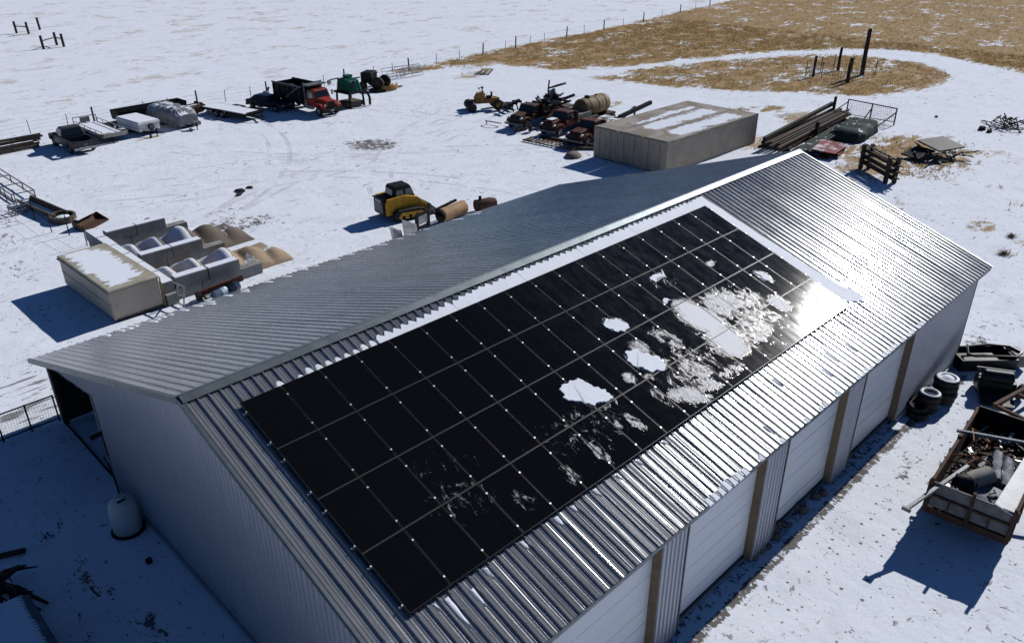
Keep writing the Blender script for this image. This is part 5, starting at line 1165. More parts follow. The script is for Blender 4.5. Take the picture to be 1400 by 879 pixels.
def trucks():
    # facing -x (towards the open yard)
    a = old_truck('rusty brown truck with machine parts heaped on its flat bed', (50.3, 36.3, 0), R(188), 'rust', 4.6, 'flat')
    MB().box((-2.2, 0, 1.3), (2.2, 1.7, .6)).build('engine_block', M['black'], a, bev=.08)
    g = thing('junk_load', 'dark machine junk with a bent pipe on the brown truck bed', 'junk', (53.4, 36.9, .98), R(188))
    r = random.Random(31)
    for k in range(44):
        c = Vector((r.uniform(-2.4, 2.2), r.uniform(-1.0, 1.0), .25+r.random()*.75)); d = Vector((r.uniform(-1, 1), r.uniform(-1, 1), r.uniform(-.3, .5))).normalized()*r.uniform(.4, 1.1)
        MB().bar(c-d, c+d, r.uniform(.06, .2), r.uniform(.05, .3)).build('scrap_piece', M[r.choice(['black', 'rust', 'wooddark', 'midgray'])], g)
    MB().tube([(.8, .5, .5), (.9, .5, 1.9), (.3, .2, 2.7)], .08, 6).build('bent_pipe', M['black'], g)
    q = MB(); q.box((-1.3, .1, 1.9), (1.5, 1.1, .12), m=Matrix.Rotation(R(18), 3, 'X')); q.build('steel_rack', M['black'], g)
    for k in range(4): MB().bar((-2.0+k*.45, -.4, 1.8), (-2.0+k*.45, .6, 2.2), .07).build('rack_bar', M['black'], g)
    b = old_truck('dark red truck with snowy hood in the middle of the old trucks', (50.5, 32.2, 0), R(186), 'oxred', 2.6, 'flat')
    MB().b2(1.5, 2.4, -.35, .3, 1.47, 1.53).build('hood_snow', M['snow'], b, bev=.025)
    MB().box((-1.9, 0, 1.25), (2.2, 1.9, .5)).build('tool_bed', M['midgray'], b, bev=.05)
    g = thing('parts_heap', 'low dark heap of machine parts between the brown and red trucks', 'junk', (53.0, 34.6, 0), R(186))
    for k in range(40):
        c = Vector((r.uniform(-2.4, 2.4), r.uniform(-.7, .7), .2+r.random()*1.1)); d = Vector((r.uniform(-1, 1), r.uniform(-1, 1), r.uniform(-.3, .3))).normalized()*r.uniform(.3, .9)
        if c.z-abs(d.z) < .1: d.z = 0
        MB().bar(c-d, c+d, r.uniform(.12, .4), r.uniform(.1, .4)).build('scrap_piece', M[r.choice(['black', 'rust', 'wooddark', 'black'])], g)
    MB().box((0, 0, .35), (4.2, 1.2, .7)).build('crate', M['wooddark'], g)
    t = thing('old_tank', 'faded yellow and rust fuel tank lying behind the red truck', 'tank', (54.9, 32.6, .75), R(4))
    MB().lathe([(.01, -2.1), (.5, -2.06), (.85, -1.9), (.88, -1.8), (.88, 1.7), (.85, 1.8), (.5, 1.95), (.01, 2.0)], 22, (0, 0, .9), axis='x').build('shell', M['tank'], t, True)
    for x in (-1.2, 0, 1.2): MB().lathe([(.885, -.04), (.905, -.04), (.905, .04), (.885, .04), (.885, -.04)], 22, (x, 0, .9), axis='x').build('band', M['rust'], t)
    MB().lathe([(.28, 1.7), (.28, 1.9), (.2, 1.95), (.01, 1.95)], 12, (-.9, 0, 0)).build('hatch', M['black'], t); MB().lathe([(.16, 1.7), (.16, 1.86), (.01, 1.88)], 10, (.5, 0, 0)).build('hatch', M['rust'], t)
    for x in (-1.3, 1.2): MB().b2(x-.15, x+.15, -.8, .8, -.05, .25).build('saddle', M['rust'], t)
    wheel(t, 2.25, .1, .75, .5, .26, ax=R(90), name='spare_tire')
    u = thing('tank_wagon', 'rusty wagon frame under the fuel tank', 'wagon', (55.0, 32.6, -.18), R(4))
    MB().b2(-2.6, 2.6, -.9, .9, .7, .9).build('frame', M['rust'], u)
    for x in (-1.9, 1.9):
        for y in (-1.05, 1.05): wheel(u, x, y, .42, .42, .24)
    c = old_truck('old truck nearest the containers with a flat rusty deck', (49.6, 28.2, 0), R(187), 'oxred', 4.2, 'flat')
    MB().b2(-3.8, -1.2, -1.0, 1.0, .99, 1.5).build('deck_box', M['rustsnow'], c, bev=.04)
    o = MB().bar((-2.8, 0, 0), (2.8, 0, 0), .28, .34).build('steel_beam', M['black'], None); o.location = (55.9, 28.2, 1.75); o.rotation_euler = (0, R(-4), R(6)); tag(o, 'black steel beam sticking out behind the nearest old truck', 'beam')
    MB().bar((-2.2, -.5, 1.3), (-2.2, .5, 1.3), .2).build('bolster', M['rust'], c); MB().bar((-4.4, 0, .75), (-8.0, -.3, 1.55), .18).build('boom', M['rust'], c); MB().bar((-8.0, -.3, 0), (-8.0, -.3, 1.6), .14).build('boom_prop', M['rust'], c)
    # small tractor nose and wheels in front of the trucks
    w = thing('front_axle', 'loose front axle with two small wheels before the red truck', 'axle', (47.4, 34.6, 0), R(60))
    MB().bar((0, -.6, .35), (0, .6, .35), .1).build('axle', M['rust'], w)
    for y in (-.7, .7): wheel(w, 0, y, .35, .35, .2)
    h = thing('hitch_ring', 'thin pipe loop lying left of the brown truck', 'pipe loop', (47.4, 38.6, 0), R(100))
    MB().tube([(.5*math.cos(a_)*1.8, .35*math.sin(a_), .3+.1*math.sin(a_)) for a_ in [2*math.pi*k/14 for k in range(15)]], .05, 6).build('loop', M['midgray'], h)
    MB().bar((.8, 0, 0), (.8, 0, .3), .08).build('foot', M['midgray'], h)
    s = thing('plow_frame', 'black angled plow frame at the left of the old trucks', 'plow', (53.2, 42.0, 0), R(200))
    for k in range(4): MB().bar((-1.6+k*1.0, -.6, .5), (-1.0+k*1.0, .7, .7), .12, .25).build('beam', M['black'], s)
    MB().bar((-2, 0, .65), (2.2, 0, .75), .16).build('main_beam', M['black'], s)
    for k in range(3): MB().bar((-1.3+k*1.1, .5, .6), (-1.3+k*1.1, .7, 0), .1).build('shank', M['black'], s)
    # ladder frame, timber and stone on the snow
    l = thing('rung_frame', 'flat rusty frame with many cross rungs lying on the snow', 'frame', (46.1, 29.8, 0), R(-84))
    for y in (-.55, .55): MB().bar((-2.8, y, .12), (2.8, y, .12), .12).build('rail', M['rustsnow'], l)
    for k in range(13): MB().bar((-2.6+k*.43, -.55, .16), (-2.6+k*.43, .55, .16), .1).build('rung', M['lumber'], l)
    o = MB().bar((-2.9, 0, 0), (2.9, 0, 0), .32, .24).build('squared_timber', M['wooddark'], None, bev=.02); o.location = (47.6, 29.2, .14); o.rotation_euler = (0, 0, R(-79)); tag(o, 'long dark timber lying beside the rung frame', 'timber')
    o2 = MB().bar((-1.2, 0, 0), (1.2, 0, 0), .22, .2).build('squared_timber', M['woodgray'], None, bev=.02); o2.location = (46.9, 26.8, .12); o2.rotation_euler = (0, 0, R(-50)); tag(o2, 'short timber lying at the corner of the containers', 'timber')
    m = MB(); r = random.Random(8); rr = []
    for i in range(6):
        z = .42*i/5; q = math.sqrt(max(.02, 1-(i/5.3)**2))
        rr.append([(1.0*q*math.cos(a_)*r.uniform(.85, 1.1), .7*q*math.sin(a_)*r.uniform(.85, 1.1), z) for a_ in [2*math.pi*k/11 for k in range(11)]])
    o = m.rings(rr).build('boulder', M['stone'], None, True); o.location = (44.7, 26.0, -.02); o.rotation_euler = (0, 0, .6); tag(o, 'single mossy boulder in front of the containers', 'boulder')
    # planks in the distance
    p = thing('plank_stack', 'small scatter of weathered planks on the far snow', 'planks', (65.5, 59.0, 0), R(35))
    for k in range(6): MB().bar((-1.7, -.7+k*.3, .08+.07*(k % 3)), (1.8, -.6+k*.26, .1+.08*(k % 2)), .22, .07).build('plank', M['lumber' if k % 2 else 'woodgray'], p)
trucks()

def yellow_machine():
    t = thing('yellow_tractor', 'old yellow tractor with two wide dark drums in front', 'tractor', (51.3, 44.2, 0), R(150))
    MB().b2(-1.7, .9, -.35, .35, .65, 1.15).build('frame', M['oldyellow'], t, bev=.06)
    MB().prism([(-.2, 1.15), (-.1, 1.75), (.6, 1.7), (.95, 1.15)], -.42, .42).build('engine_hood', M['oldyellow'], t, bev=.06)
    for s in (-1, 1): wheel(t, -1.4, s*.85, .55, .55, .35, 'oldyellow')
    for s in (-1, 1): MB().lathe([(.01, -.55), (.38, -.55), (.46, -.45), (.46, .45), (.38, .55), (.01, .55)], 18, (1.35, s*.65, .46), axis='y').build('drum', M['rubber'], t, True)
    MB().bar((1.35, -1.25, .5), (1.35, 1.25, .5), .1).build('drum_axle', M['rust'], t)
    MB().bar((.6, 0, .9), (1.4, 0, .95), .25).build('yoke', M['oldyellow'], t)
    MB().b2(-.85, -.35, -.3, .3, 1.15, 1.35).build('seat', M['black'], t, bev=.04); MB().b2(-.95, -.85, -.3, .3, 1.3, 1.75).build('seat_back', M['black'], t, bev=.04)
    MB().tube([(.1, .2, 1.7), (.12, .2, 2.2)], .06, 8).build('exhaust_stack', M['rust'], t); MB().lathe([(.05, 2.18), (.16, 2.2), (.16, 2.32), (.01, 2.36)], 10, (.12, .2, 0)).build('stack_cap', M['rust'], t)
    MB().bar((-.2, 0, 1.2), (.15, 0, 1.75), .06).build('steering_column', M['black'], t)
    MB().lathe([(.2, 0), (.23, .015), (.2, .03), (.19, .015), (.2, 0)], 14, (-.22, 0, 1.5)).build('steering_wheel', M['black'], t)
    for s in (-1, 1):
        MB().bar((.2, 0, 1.7), (.2, s*.9, 1.95), .03).build('lamp_arm', M['black'], t); MB().b2(.15, .28, s*.9-.07, s*.9+.07, 1.9, 2.06).build('lamp', M['black'], t)
    MB().bar((-1.7, .3, .8), (-2.6, .5, .3), .14).bar((-1.7, -.3, .8), (-2.6, -.5, .3), .14).build('rear_arm', M['oldyellow'], t); MB().b2(-2.8, -2.5, -.8, .8, .05, .45).build('rear_blade', M['black'], t)
yellow_machine()

# ================================================================ POSTS IN THE TURNING LOOP
def loop_posts():
    for (x, y, h, r0, lab) in ((91.4, 28.2, 2.4, .16, 'wood post at the near left corner of the loop enclosure'), (97.6, 28.0, 2.75, .18, 'wood post at the far left corner of the loop enclosure'), (90.6, 23.5, 2.85, .2, 'thick wood post at the near right corner of the loop enclosure'), (96.4, 24.4, 5.4, .26, 'tall cut off utility pole standing in the grassy loop')):
        o = MB().tube([(0, 0, -.2), (.02, .03, h*.5), (.1, .02, h)], [r0, r0*.96, r0*.9], 10).build('wood_post' if h < 4 else 'utility_pole', M['wooddark'], None, True); o.location = (x, y, 0); tag(o, lab, 'post' if h < 4 else 'pole', 'posts in the grassy loop' if h < 4 else None)
    t = thing('wire_enclosure', 'sagging wire mesh enclosure on thin posts around the tall pole', 'fence', (94, 26, 0))
    ps = [(-3.2, 2.9), (-3.0, 1.0), (-3.2, -2.2), (.5, -2.6), (3.4, -2.8), (3.5, .2), (3.2, 2.4), (.2, 2.7)]
    for (x, y) in ps: MB().bar((x, y, -.1), (x+.05, y, 1.9), .07).build('steel_post', M['black'], t)
    m = MB()
    for i in range(len(ps)):
        a, b = ps[i], ps[(i+1) % len(ps)]
        if i in (3, 4): continue
        for z in (.15, .5, .85, 1.2): m.bar((*a, z), (*b, z-.05), .02)
        for q in range(9): u = q/9; x, y = a[0]+(b[0]-a[0])*u, a[1]+(b[1]-a[1])*u; m.bar((x, y, .1), (x, y, 1.2), .018)
    m.build('wire_mesh', M['midgray'], t)
loop_posts()

# ================================================================ SALVAGE YARD BEHIND THE BARN
def salvage():
    t = thing('steel_beam_stack', 'long stack of dark beams and pipes lying on cross timbers', 'beam stack', (65.6, 15.6, 0), R(5))
    r = random.Random(17)
    for k in range(4): MB().b2(-7+k*4.5, -6.8+k*4.5, -1.2, 1.3, 0, .25).build('cross_timber', M['wooddark'], t)
    for k in range(12):
        y = -.95+(k % 6)*.36; z = .36+(k//6)*.3; x0 = r.uniform(-.7, .7)
        MB().bar((-8.3+x0, y, z), (8.2+x0, y+r.uniform(-.2, .2), z+r.uniform(-.02, .05)), r.uniform(.16, .26), r.uniform(.14, .26)).build('beam', M['rust' if k % 3 == 0 else 'wooddark'], t)
    MB().bar((-8.0, .75, .95), (8.4, 1.1, 1.15), .3, .34).build('top_beam', M['wooddark'], t)
    MB().bar((8.0, .8, 0), (8.1, .8, 1.9), .22).build('stake', M['wooddark'], t); MB().bar((-1.0, -1.1, 0), (-1.0, -1.1, 1.4), .3).build('stake', M['wooddark'], t)
    t = thing('pipe_bundle', 'bundle of grayish green pipes beside the beam stack', 'pipes', (63.5, 13.3, 0), R(7))
    for k in range(10): MB().tube([(-5.5+r.uniform(-.4, .4), -.6+(k % 5)*.26, .16+(k//5)*.24), (5.2+r.uniform(-.4, .4), -.6+(k % 5)*.26+r.uniform(-.1, .1), .18+(k//5)*.24)], .12, 8).build('pipe', M['greentarp'], t)
    t = thing('tarp_bundle', 'lumpy pile under a dark green tarp near the gate frame', 'tarp', (68.2, 12.4, 0), R(8))
    mb = MB(); secs = []
    for i in range(17):
        x = -3.4+i*6.6/16; e = max(0, min(1, (3.4-abs(x+.1))/1.2)); secs.append((x, 1.5*(.6+.4*e), .25+.75*(e**.6)+.1*math.sin(i*1.1), .02))
    lumpy(mb, secs, 17, 8, .07); mb.build('tarp', M['greentarp'], t, True)
    t = thing('red_sheet_pile', 'fanned pile of red corrugated roof sheets dusted with snow', 'roof sheets', (60.6, 11.4, 0), R(6))
    PRs = []
    for k in range(8): PRs += [(k*.12, 0), (k*.12+.02, .03), (k*.12+.05, .03), (k*.12+.07, 0)]
    for k in range(11):
        rz = r.uniform(-.22, .22); x0 = r.uniform(-2.0, -1.2); y0 = -1.3+(k % 4)*.62; z = .12+(k//4)*.12+.02*k; v = []
        for (a, h) in PRs: v += [(x0, y0+a, z+h), (x0+3.4, y0+a, z+h+.05)]
        v = [(p[0]*math.cos(rz)-p[1]*math.sin(rz), p[0]*math.sin(rz)+p[1]*math.cos(rz), p[2]) for p in v]
        MB().add(v, [(2*i, 2*i+2, 2*i+3, 2*i+1) for i in range(len(PRs)-1)]).build('roof_sheet', M['redsheet'], t)
    MB().box((-.3, .2, .06), (3.6, 2.0, .12)).build('pallet', M['oxred'], t)
    t = thing('mesh_gate', 'freestanding chain link gate panel with three steel posts', 'gate', (74.1, 13.6, 0), R(0))
    for y, h in ((2.4, 1.75), (.0, 1.65), (-2.35, 1.6)): MB().bar((0, y, -.1), (0, y, h), .1).build('post', M['black'], t)
    MB().bar((0, 2.4, 1.72), (0, -2.35, 1.56), .09).build('top_rail', M['black'], t); MB().bar((0, 2.4, .3), (0, -2.35, .3), .06).build('bottom_rail', M['black'], t)
    m = MB()
    for k in range(26):
        y = -2.3+k*.18; m.bar((.0, y, .32), (.0, y+.35 if y < 1.9 else y, 1.55), .012); m.bar((.02, y, 1.55), (.02, y+.35 if y < 1.9 else y, .32), .012)
    m.build('wire_mesh', M['midgray'], t)
    MB().bar((0, -2.35, 1.2), (-1.6, -1.5, .05), .08).build('brace', M['black'], t); MB().bar((0, .0, 1.2), (-1.5, .2, .05), .08).build('brace', M['black'], t); MB().bar((0, 2.4, 1.5), (-2.6, 2.6, .9), .07).build('brace', M['black'], t)
    t = thing('pipe_rack', 'dark timber rack of steel bars with a slatted top', 'rack', (57.2, 5.6, 0), R(52))
    for x in (-1.9, 1.9):
        for y in (-.35, .35): MB().b2(x-.14, x+.14, y-.12, y+.12, 0, 1.95).build('upright', M['wooddark'], t)
    for z in (.45, .9, 1.4): MB().bar((-2.4, 0, z), (2.4, 0, z), .3, .2).build('shelf_beam', M['wooddark'], t)
    for k in range(14): MB().bar((-2.1+k*.32, -.3, 1.75), (-2.1+k*.32, .3, 1.95), .05, .12).build('slat', M['ltgray' if k % 2 else 'rust'], t)
    for k in range(8): MB().bar((-2.8+r.uniform(-.3, .3), r.uniform(-.3, .3), .6+.45*(k % 3)), (2.6+r.uniform(-.3, .3), r.uniform(-.3, .3), .62+.45*(k % 3)), .07).build('steel_bar', M['rust'], t)
    t = thing('collapsed_shed', 'collapsed dark roof panel on a heap of broken boards', 'junk heap', (65.6, 4.2, 0), R(-20))
    MB().box((.6, .3, 1.0), (3.0, 2.3, .12), m=Matrix.Rotation(R(9), 3, 'X')).build('roof_panel', M['black'], t)
    MB().box((-1.7, .5, .5), (1.8, 1.8, .1), m=Matrix.Rotation(R(-16), 3, 'Y')).build('roof_panel', M['black'], t)
    for k in range(26):
        c = Vector((r.uniform(-2.4, 2.4), r.uniform(-1.6, 1.0), r.uniform(.08, .7))); d = Vector((r.uniform(-1, 1), r.uniform(-1, 1), r.uniform(-.35, .35))).normalized()*r.uniform(.4, 1.2)
        if c.z-abs(d.z) < .05: d.z = 0
        MB().bar(c-d, c+d, r.uniform(.06, .2), .06).build('broken_board', M[r.choice(['wooddark', 'black', 'woodgray', 'midgray'])], t)
    # twigs and stumps at the right edge
    t = thing('brush_pile', 'heap of dark twigs and stumps at the right edge of the yard', 'brush pile', (81.2, 3.2, 0))
    for k in range(60):
        a = r.uniform(0, 2*math.pi); q = r.random()*2.2; c = Vector((q*math.cos(a)*1.2, q*math.sin(a), .1+(1-q/2.4)*r.random()*.8)); d = Vector((r.uniform(-1, 1), r.uniform(-1, 1), r.uniform(-.5, .5))).normalized()*r.uniform(.3, .9)
        MB().tube([c-d, c+d*.2+Vector((0, 0, .06)), c+d], [.06, .04, .015], 5).build('branch', M['brush'], t)
    for (x, y, s, lab) in ((78.1, 4.7, .3, 'dark stump beside the brush pile, larger'), (77.6, 3.9, .22, 'dark stump beside the brush pile, smaller'), (80.3, 9.6, .14, 'lone small dark rock on the snowy drive')):
        m = MB(); m.lathe([(s*1.2, 0), (s, s*.5), (s*.9, s*1.1), (.01, s*1.15)], 9); o = m.build('stump', M['brush'], None, True); o.location = (x, y, -.02); tag(o, lab, 'stump')
    for (x, y, s, lab) in ((47.0, -6.6, .55, 'low brown bush clump on the snow right of the barn'), (50.5, -6.0, .45, 'rounded brown weed clump farther right of the barn')):
        t = thing('dry_bush', lab, 'bush', (x, y, 0))
        m = MB()
        for k in range(150):
            a = r.uniform(0, 2*math.pi); el = r.uniform(.1, 1.3); d = Vector((math.cos(a)*math.cos(el)*1.5, math.sin(a)*math.cos(el)*1.2, math.sin(el)))*s*r.uniform(.6, 1.1); w = Vector((-math.sin(a), math.cos(a), 0))*.018
            d.z *= .5; m.add([-w, w, d], [(0, 1, 2)])
        m.build('twigs', M['bush'], t)
salvage()

# ================================================================ RIGHT FOREGROUND
def tyres():
    for (x, y, n, tilt, snow, lab) in ((27.55, -10.05, 4, 0, True, 'taller stack of tires topped with snow beside the barn wall'), (26.35, -9.85, 3, .06, True, 'shorter stack of tires with a snowy ring on top')):
        t = thing('tire_stack', lab, 'tires', (x, y, 0), 0, 'tire stacks by the barn wall'); r = random.Random(int(x*10))
        for k in range(n):
            rad = .50 if n == 4 else .45; hh = .29
            me = MB().lathe([(rad*.55, -hh/2+.02), (rad*.85, -hh/2), (rad*.97, -hh*.33), (rad, -hh*.1), (rad*.985, 0), (rad, hh*.1), (rad*.97, hh*.33), (rad*.85, hh/2), (rad*.55, hh/2-.02), (rad*.6, 0), (rad*.55, -hh/2+.02)], 24).mesh('tire', M['rubber'], True)
            inst(me, 'tire', t, (r.uniform(-.05, .05), r.uniform(-.05, .05), hh/2+k*hh), (r.uniform(-tilt, tilt), r.uniform(-tilt, tilt), 0))
        rad = .50 if n == 4 else .45; z = n*.29
        s = MB(); s.lathe([(rad*.56, z-.05), (rad*.66, z+.025), (rad*.78, z+.03), (rad*.88, z+.0)], 24)
        if n == 4: s.lathe([(.01, z+.06), (rad*.3, z+.05), (rad*.56, z-.04)], 20)
        else: s.lathe([(.01, z-.16), (rad*.4, z-.15), (rad*.56, z-.10)], 20)
        s.build('snow_cap', M['snow'], t, True)
    for (x, y, z, rx, lab) in ((25.55, -9.78, .13, 0, 'lone tire lying flat in front of the tire stacks'), (25.75, -9.62, .40, .25, 'lone tire leaning on the flat tire by the wall')):
        o = MB().lathe([(.24, -.11), (.37, -.12), (.43, -.05), (.43, .05), (.37, .12), (.24, .11), (.24, -.11)], 22).build('tire', M['rubber'], None, True); o.location = (x, y, z); o.rotation_euler = (rx, -rx*.6, 0); tag(o, lab, 'tire')
tyres()
def black_tanks():
    t = thing('black_liner', 'long black plastic tub with a pipe hoop beside the barn corner', 'tub', (32.0, -10.2, 0), R(-44))
    b = MB(); b.prism([(-.62, .02), (.62, .02), (.72, .62), (.62, .62), (.54, .12), (-.54, .12), (-.62, .62), (-.72, .62)], -1.35, 1.15, axis='x'); b.build('shell', M['blackplastic'], t, bev=.02)
    for x in (-1.35, 1.15): MB().prism([(-.62, .02), (.62, .02), (.72, .62), (-.72, .62)], x-.03, x+.03, axis='x').build('end_wall', M['blackplastic'], t)
    MB().b2(1.2, 1.75, -.5, .5, .1, .68).build('end_box', M['midgray'], t, bev=.03)
    MB().tube([(-.9, -.2, .66), (-.6, .45, .72), (.4, .55, .74), (1.3, .35, .74), (1.55, -.2, .72), (1.1, -.55, .70), (.1, -.45, .70), (-.7, -.4, .68), (-.9, -.2, .66)], .06, 8).build('pipe_hoop', M['blackplastic'], t, True)
    MB().b2(-1.1, .6, -.42, .42, .12, .4).build('inner_block', M['blackplastic'], t, bev=.05)
    t = thing('tipped_cart', 'black cart tipped on its side with a round tank on top', 'cart', (29.6, -11.5, 0), R(28))
    MB().box((-.45, .1, .22), (1.25, 1.3, .05), m=Matrix.Rotation(R(-12), 3, 'Y')).build('panel', M['blackplastic'], t)
    MB().b2(.0, .75, -.75, .75, .04, .62).build('body', M['blackplastic'], t, bev=.05)
    MB().lathe([(.01, -.62), (.24, -.62), (.29, -.56), (.29, .5), (.24, .56), (.01, .56)], 18, (.18, .05, .82), axis='y').build('tank', M['blackplastic'], t, True)
    for y in (-.6, 0, .6): MB().bar((.78, y, .0), (.78, y, .85), .07).build('rib', M['midgray'], t)
    MB().bar((.78, -.75, .85), (.78, .75, .85), .07).build('rim', M['midgray'], t)
black_tanks()

def junk_trailer():
    t = thing('scrap_trailer', 'high sided rusty trailer loaded with scrap metal', 'trailer', (22.0, -13.45, 0), R(4.4))
    # local: tail at x=-2.85, front at x=2.85; floor z .8, rim 1.8; width 2.5
    MB().b2(-2.85, 2.85, -1.22, 1.22, .74, .82).build('floor', M['wooddark'], t)
    for s in (-1, 1):
        MB().b2(-2.8, 2.85, s*1.23-.025, s*1.23+.025, .8, 1.8).build('side_wall', M['rust'], t)
        MB().b2(-2.9, 2.9, s*1.25-.05, s*1.25+.05, 1.78, 1.86).build('top_rail', M['rust'], t)
        MB().b2(-2.9, 2.9, s*1.25-.05, s*1.25+.05, .66, .8).build('bottom_rail', M['rust'], t)
        for k in range(6): MB().b2(-2.86+k*1.12, -2.76+k*1.12, s*1.30-.045, s*1.30+.045, .7, 1.84).build('stake', M['rust'], t)
        for x in (-.75, .25): wheel(t, x, s*1.05, .4, .4, .26, 'rust')
    MB().b2(2.82, 2.88, -1.22, 1.22, .8, 1.95).build('front_wall', M['black'], t)
    MB().b2(-2.93, -2.83, -1.32, 1.32, .62, .82).build('tail_beam', M['rust'], t); MB().b2(-2.93, -2.83, -1.30, 1.30, .56, .62).build('tail_beam', M['rust'], t)
    for (y0, y1) in ((-1.2, -.08), (.02, 1.2)):
        MB().b2(-2.87, -2.84, y0, y1, .86, 1.30).build('tail_panel', M['midgray'], t); MB().b2(-2.87, -2.84, y0, y1, 1.36, 1.82).build('tail_panel', M['midgray'], t)
    MB().b2(-2.94, -2.85, -1.25, 1.25, 1.28, 1.36).build('tail_rail', M['rust'], t)
    for y in (-1.24, -.03, 1.24): MB().b2(-2.97, -2.87, y-.05, y+.05, .62, 2.0 if y else 1.95).build('tail_post', M['rust'], t)
    for y in (-.62, .6): MB().b2(-2.92, -2.87, y-.025, y+.025, .85, 1.30).build('tail_rib', M['rust'], t)
    MB().bar((2.9, .5, .72), (4.4, 0, .65), .14).bar((2.9, -.5, .72), (4.4, 0, .65), .14).build('tongue', M['rust'], t); MB().bar((4.2, 0, 0), (4.2, 0, .9), .1).build('jack', M['rust'], t)
    T = Matrix.Translation((22.0, -13.45, 0)) @ Matrix.Rotation(R(4.4), 4, 'Z')
    def place(o, x, y, z, e=(0, 0, 0)):
        o.location = T @ Vector((x, y, z)); o.rotation_euler = (e[0], e[1], e[2]+R(4.4)); return o
    # loose heap: plates, bars and bent rods too mixed to count
    r = random.Random(77); h = MB(); h2 = MB(); h3 = MB()
    for k in range(230):
        x = r.uniform(-2.5, 2.6); y = r.uniform(-1.05, 1.05); z = .95+r.random()*.55*(1.15-abs(y)*.5)
        d = Vector((r.uniform(-1, 1), r.uniform(-1, 1), r.uniform(-.4, .4))).normalized()*r.uniform(.08, .38)
        c = Vector((max(-2.3, min(2.4, x)), max(-.85, min(.85, y)), z))
        (h, h2, h3)[k % 3].bar(c-d, c+d, r.uniform(.02, .16), r.uniform(.015, .12))
    for k in range(46):
        c = Vector((r.uniform(-2.2, 2.2), r.uniform(-.8, .8), 1.15+r.random()*.5)); pts = [c]
        for q in range(5): pts.append(pts[-1]+Vector((r.uniform(-.2, .2), r.uniform(-.2, .2), r.uniform(-.12, .12))))
        (h, h2)[k % 2].tube(pts, r.uniform(.012, .03), 5)
    base = MB(); nn = 15; vv = []
    for i in range(nn):
        for j in range(nn): u, v = i/(nn-1), j/(nn-1); vv.append((-2.7+5.4*u, -1.18+2.36*v, .84+.42*math.sin(math.pi*u)**.5*math.sin(math.pi*v)**.5+r.uniform(-.06, .06)))
    base.add(vv, [(i*nn+j, (i+1)*nn+j, (i+1)*nn+j+1, i*nn+j+1) for i in range(nn-1) for j in range(nn-1)])
    for mb, mt, lab in ((h, 'black', 'dark steel offcuts heaped in the scrap trailer'), (h2, 'rust', 'rusty rods and bars tangled in the scrap trailer'), (h3, 'ltgray', 'pale gray metal scraps scattered through the trailer load'), (base, 'wooddark', 'matted dark debris under the trailer load')):
        o = mb.build('scrap_heap', M[mt], None); place(o, 0, 0, 0); tag(o, lab, 'scrap', kind='stuff')
    # single pieces
    o = MB().box((0, 0, 0), (3.3, .62, .05)).build('white_panel', M['white'], None, bev=.012); place(o, -1.25, -1.0, 1.84, (R(14), R(-2), R(-3))); tag(o, 'white flat panel leaning along the right side of the trailer', 'panel')
    p = thing('steel_tube', 'silver square tube with a foot sticking out past the tailgate', 'tube'); p.matrix_world = Matrix.Identity(4)
    a = T @ Vector((-1.5, .55, 1.98)); b_ = Vector((17.55, -12.25, 1.42)); p.location = a
    MB().bar((0, 0, 0), b_-a, .11).build('tube', M['ltgray'], p); MB().box(tuple(b_-a+Vector((-.03, 0, 0))), (.08, .28, .12)).build('foot_plate', M['midgray'], p)
    o = MB().lathe([(.27, -.42), (.3, -.42), (.31, 0), (.3, .42), (.27, .42), (.27, -.40)], 18, axis='x').build('ventilation_duct', M['plywood'], None, True); place(o, -1.55, .12, 1.72, (0, R(-10), R(-35))); tag(o, 'short beige duct lying behind the tailgate', 'duct')
    o = MB().lathe([(.01, -.35), (.22, -.35), (.26, -.28), (.26, .28), (.22, .35), (.01, .35)], 16, axis='x').build('propane_cylinder', M['black'], None, True); place(o, -2.0, .45, 1.68, (0, R(5), R(-50))); tag(o, 'dark round cylinder beside the beige duct', 'cylinder')
    o = MB().bar((-1.9, 0, 0), (1.9, 0, 0), .1, .1).build('long_pipe', M['bluetarp'], None); place(o, 1.15, -.35, 1.98, (0, R(1), R(-68))); tag(o, 'long blue gray bar laid across the trailer rim', 'bar')
    for k, (x, y, z, e, lab) in enumerate(((.9, .75, 1.75, (R(20), R(14), R(12)), 'upper bent orange rust bar frame in the trailer'), (-.9, .7, 1.72, (R(-10), R(20), R(70)), 'lower bent orange rust bar frame in the trailer'))):
        g = thing('orange_frame', lab, 'bar frame', (0, 0, 0), 0, 'orange bar frames in the trailer'); place(g, x, y, z, e)
        MB().tube([(-.7, -.25, 0), (-.2, -.3, .12), (.5, -.25, .05), (.8, 0, .0), (.5, .25, .05), (-.3, .28, .12), (-.75, .2, 0)], .03, 6).build('bent_rod', M['orange'], g); MB().bar((-.3, -.28, .1), (-.2, .28, .12), .04).build('crossbar', M['orange'], g)
    for k, (x, y, ln, lab) in enumerate(((-.35, -.15, 1.5, 'left roll of folded blue gray tarp in the trailer'), (-.55, -.5, 1.4, 'right roll of folded blue gray tarp in the trailer'))):
        mb = MB(); secs = []
        for i in range(9): u = i/8; secs.append((-ln/2+ln*u, .2*(.75+.25*math.sin(math.pi*u)), .32, .02))
        lumpy(mb, secs, 11, k+40, .03); o = mb.build('tarp_roll', M['bluetarp'], None, True); place(o, x, y, 1.48, (0, R(-8), R(12))); tag(o, lab, 'tarp', 'tarp rolls in the trailer')
    mb = MB(); mb.lathe([(.01, .02), (.5, .02), (.56, .12), (.5, .16), (.01, .14)], 22); o = mb.build('round_lid', M['bluetarp'], None, True); place(o, -2.05, -.45, 1.38, (R(6), R(-8), 0)); tag(o, 'round dished lid lying just behind the tailgate', 'lid')
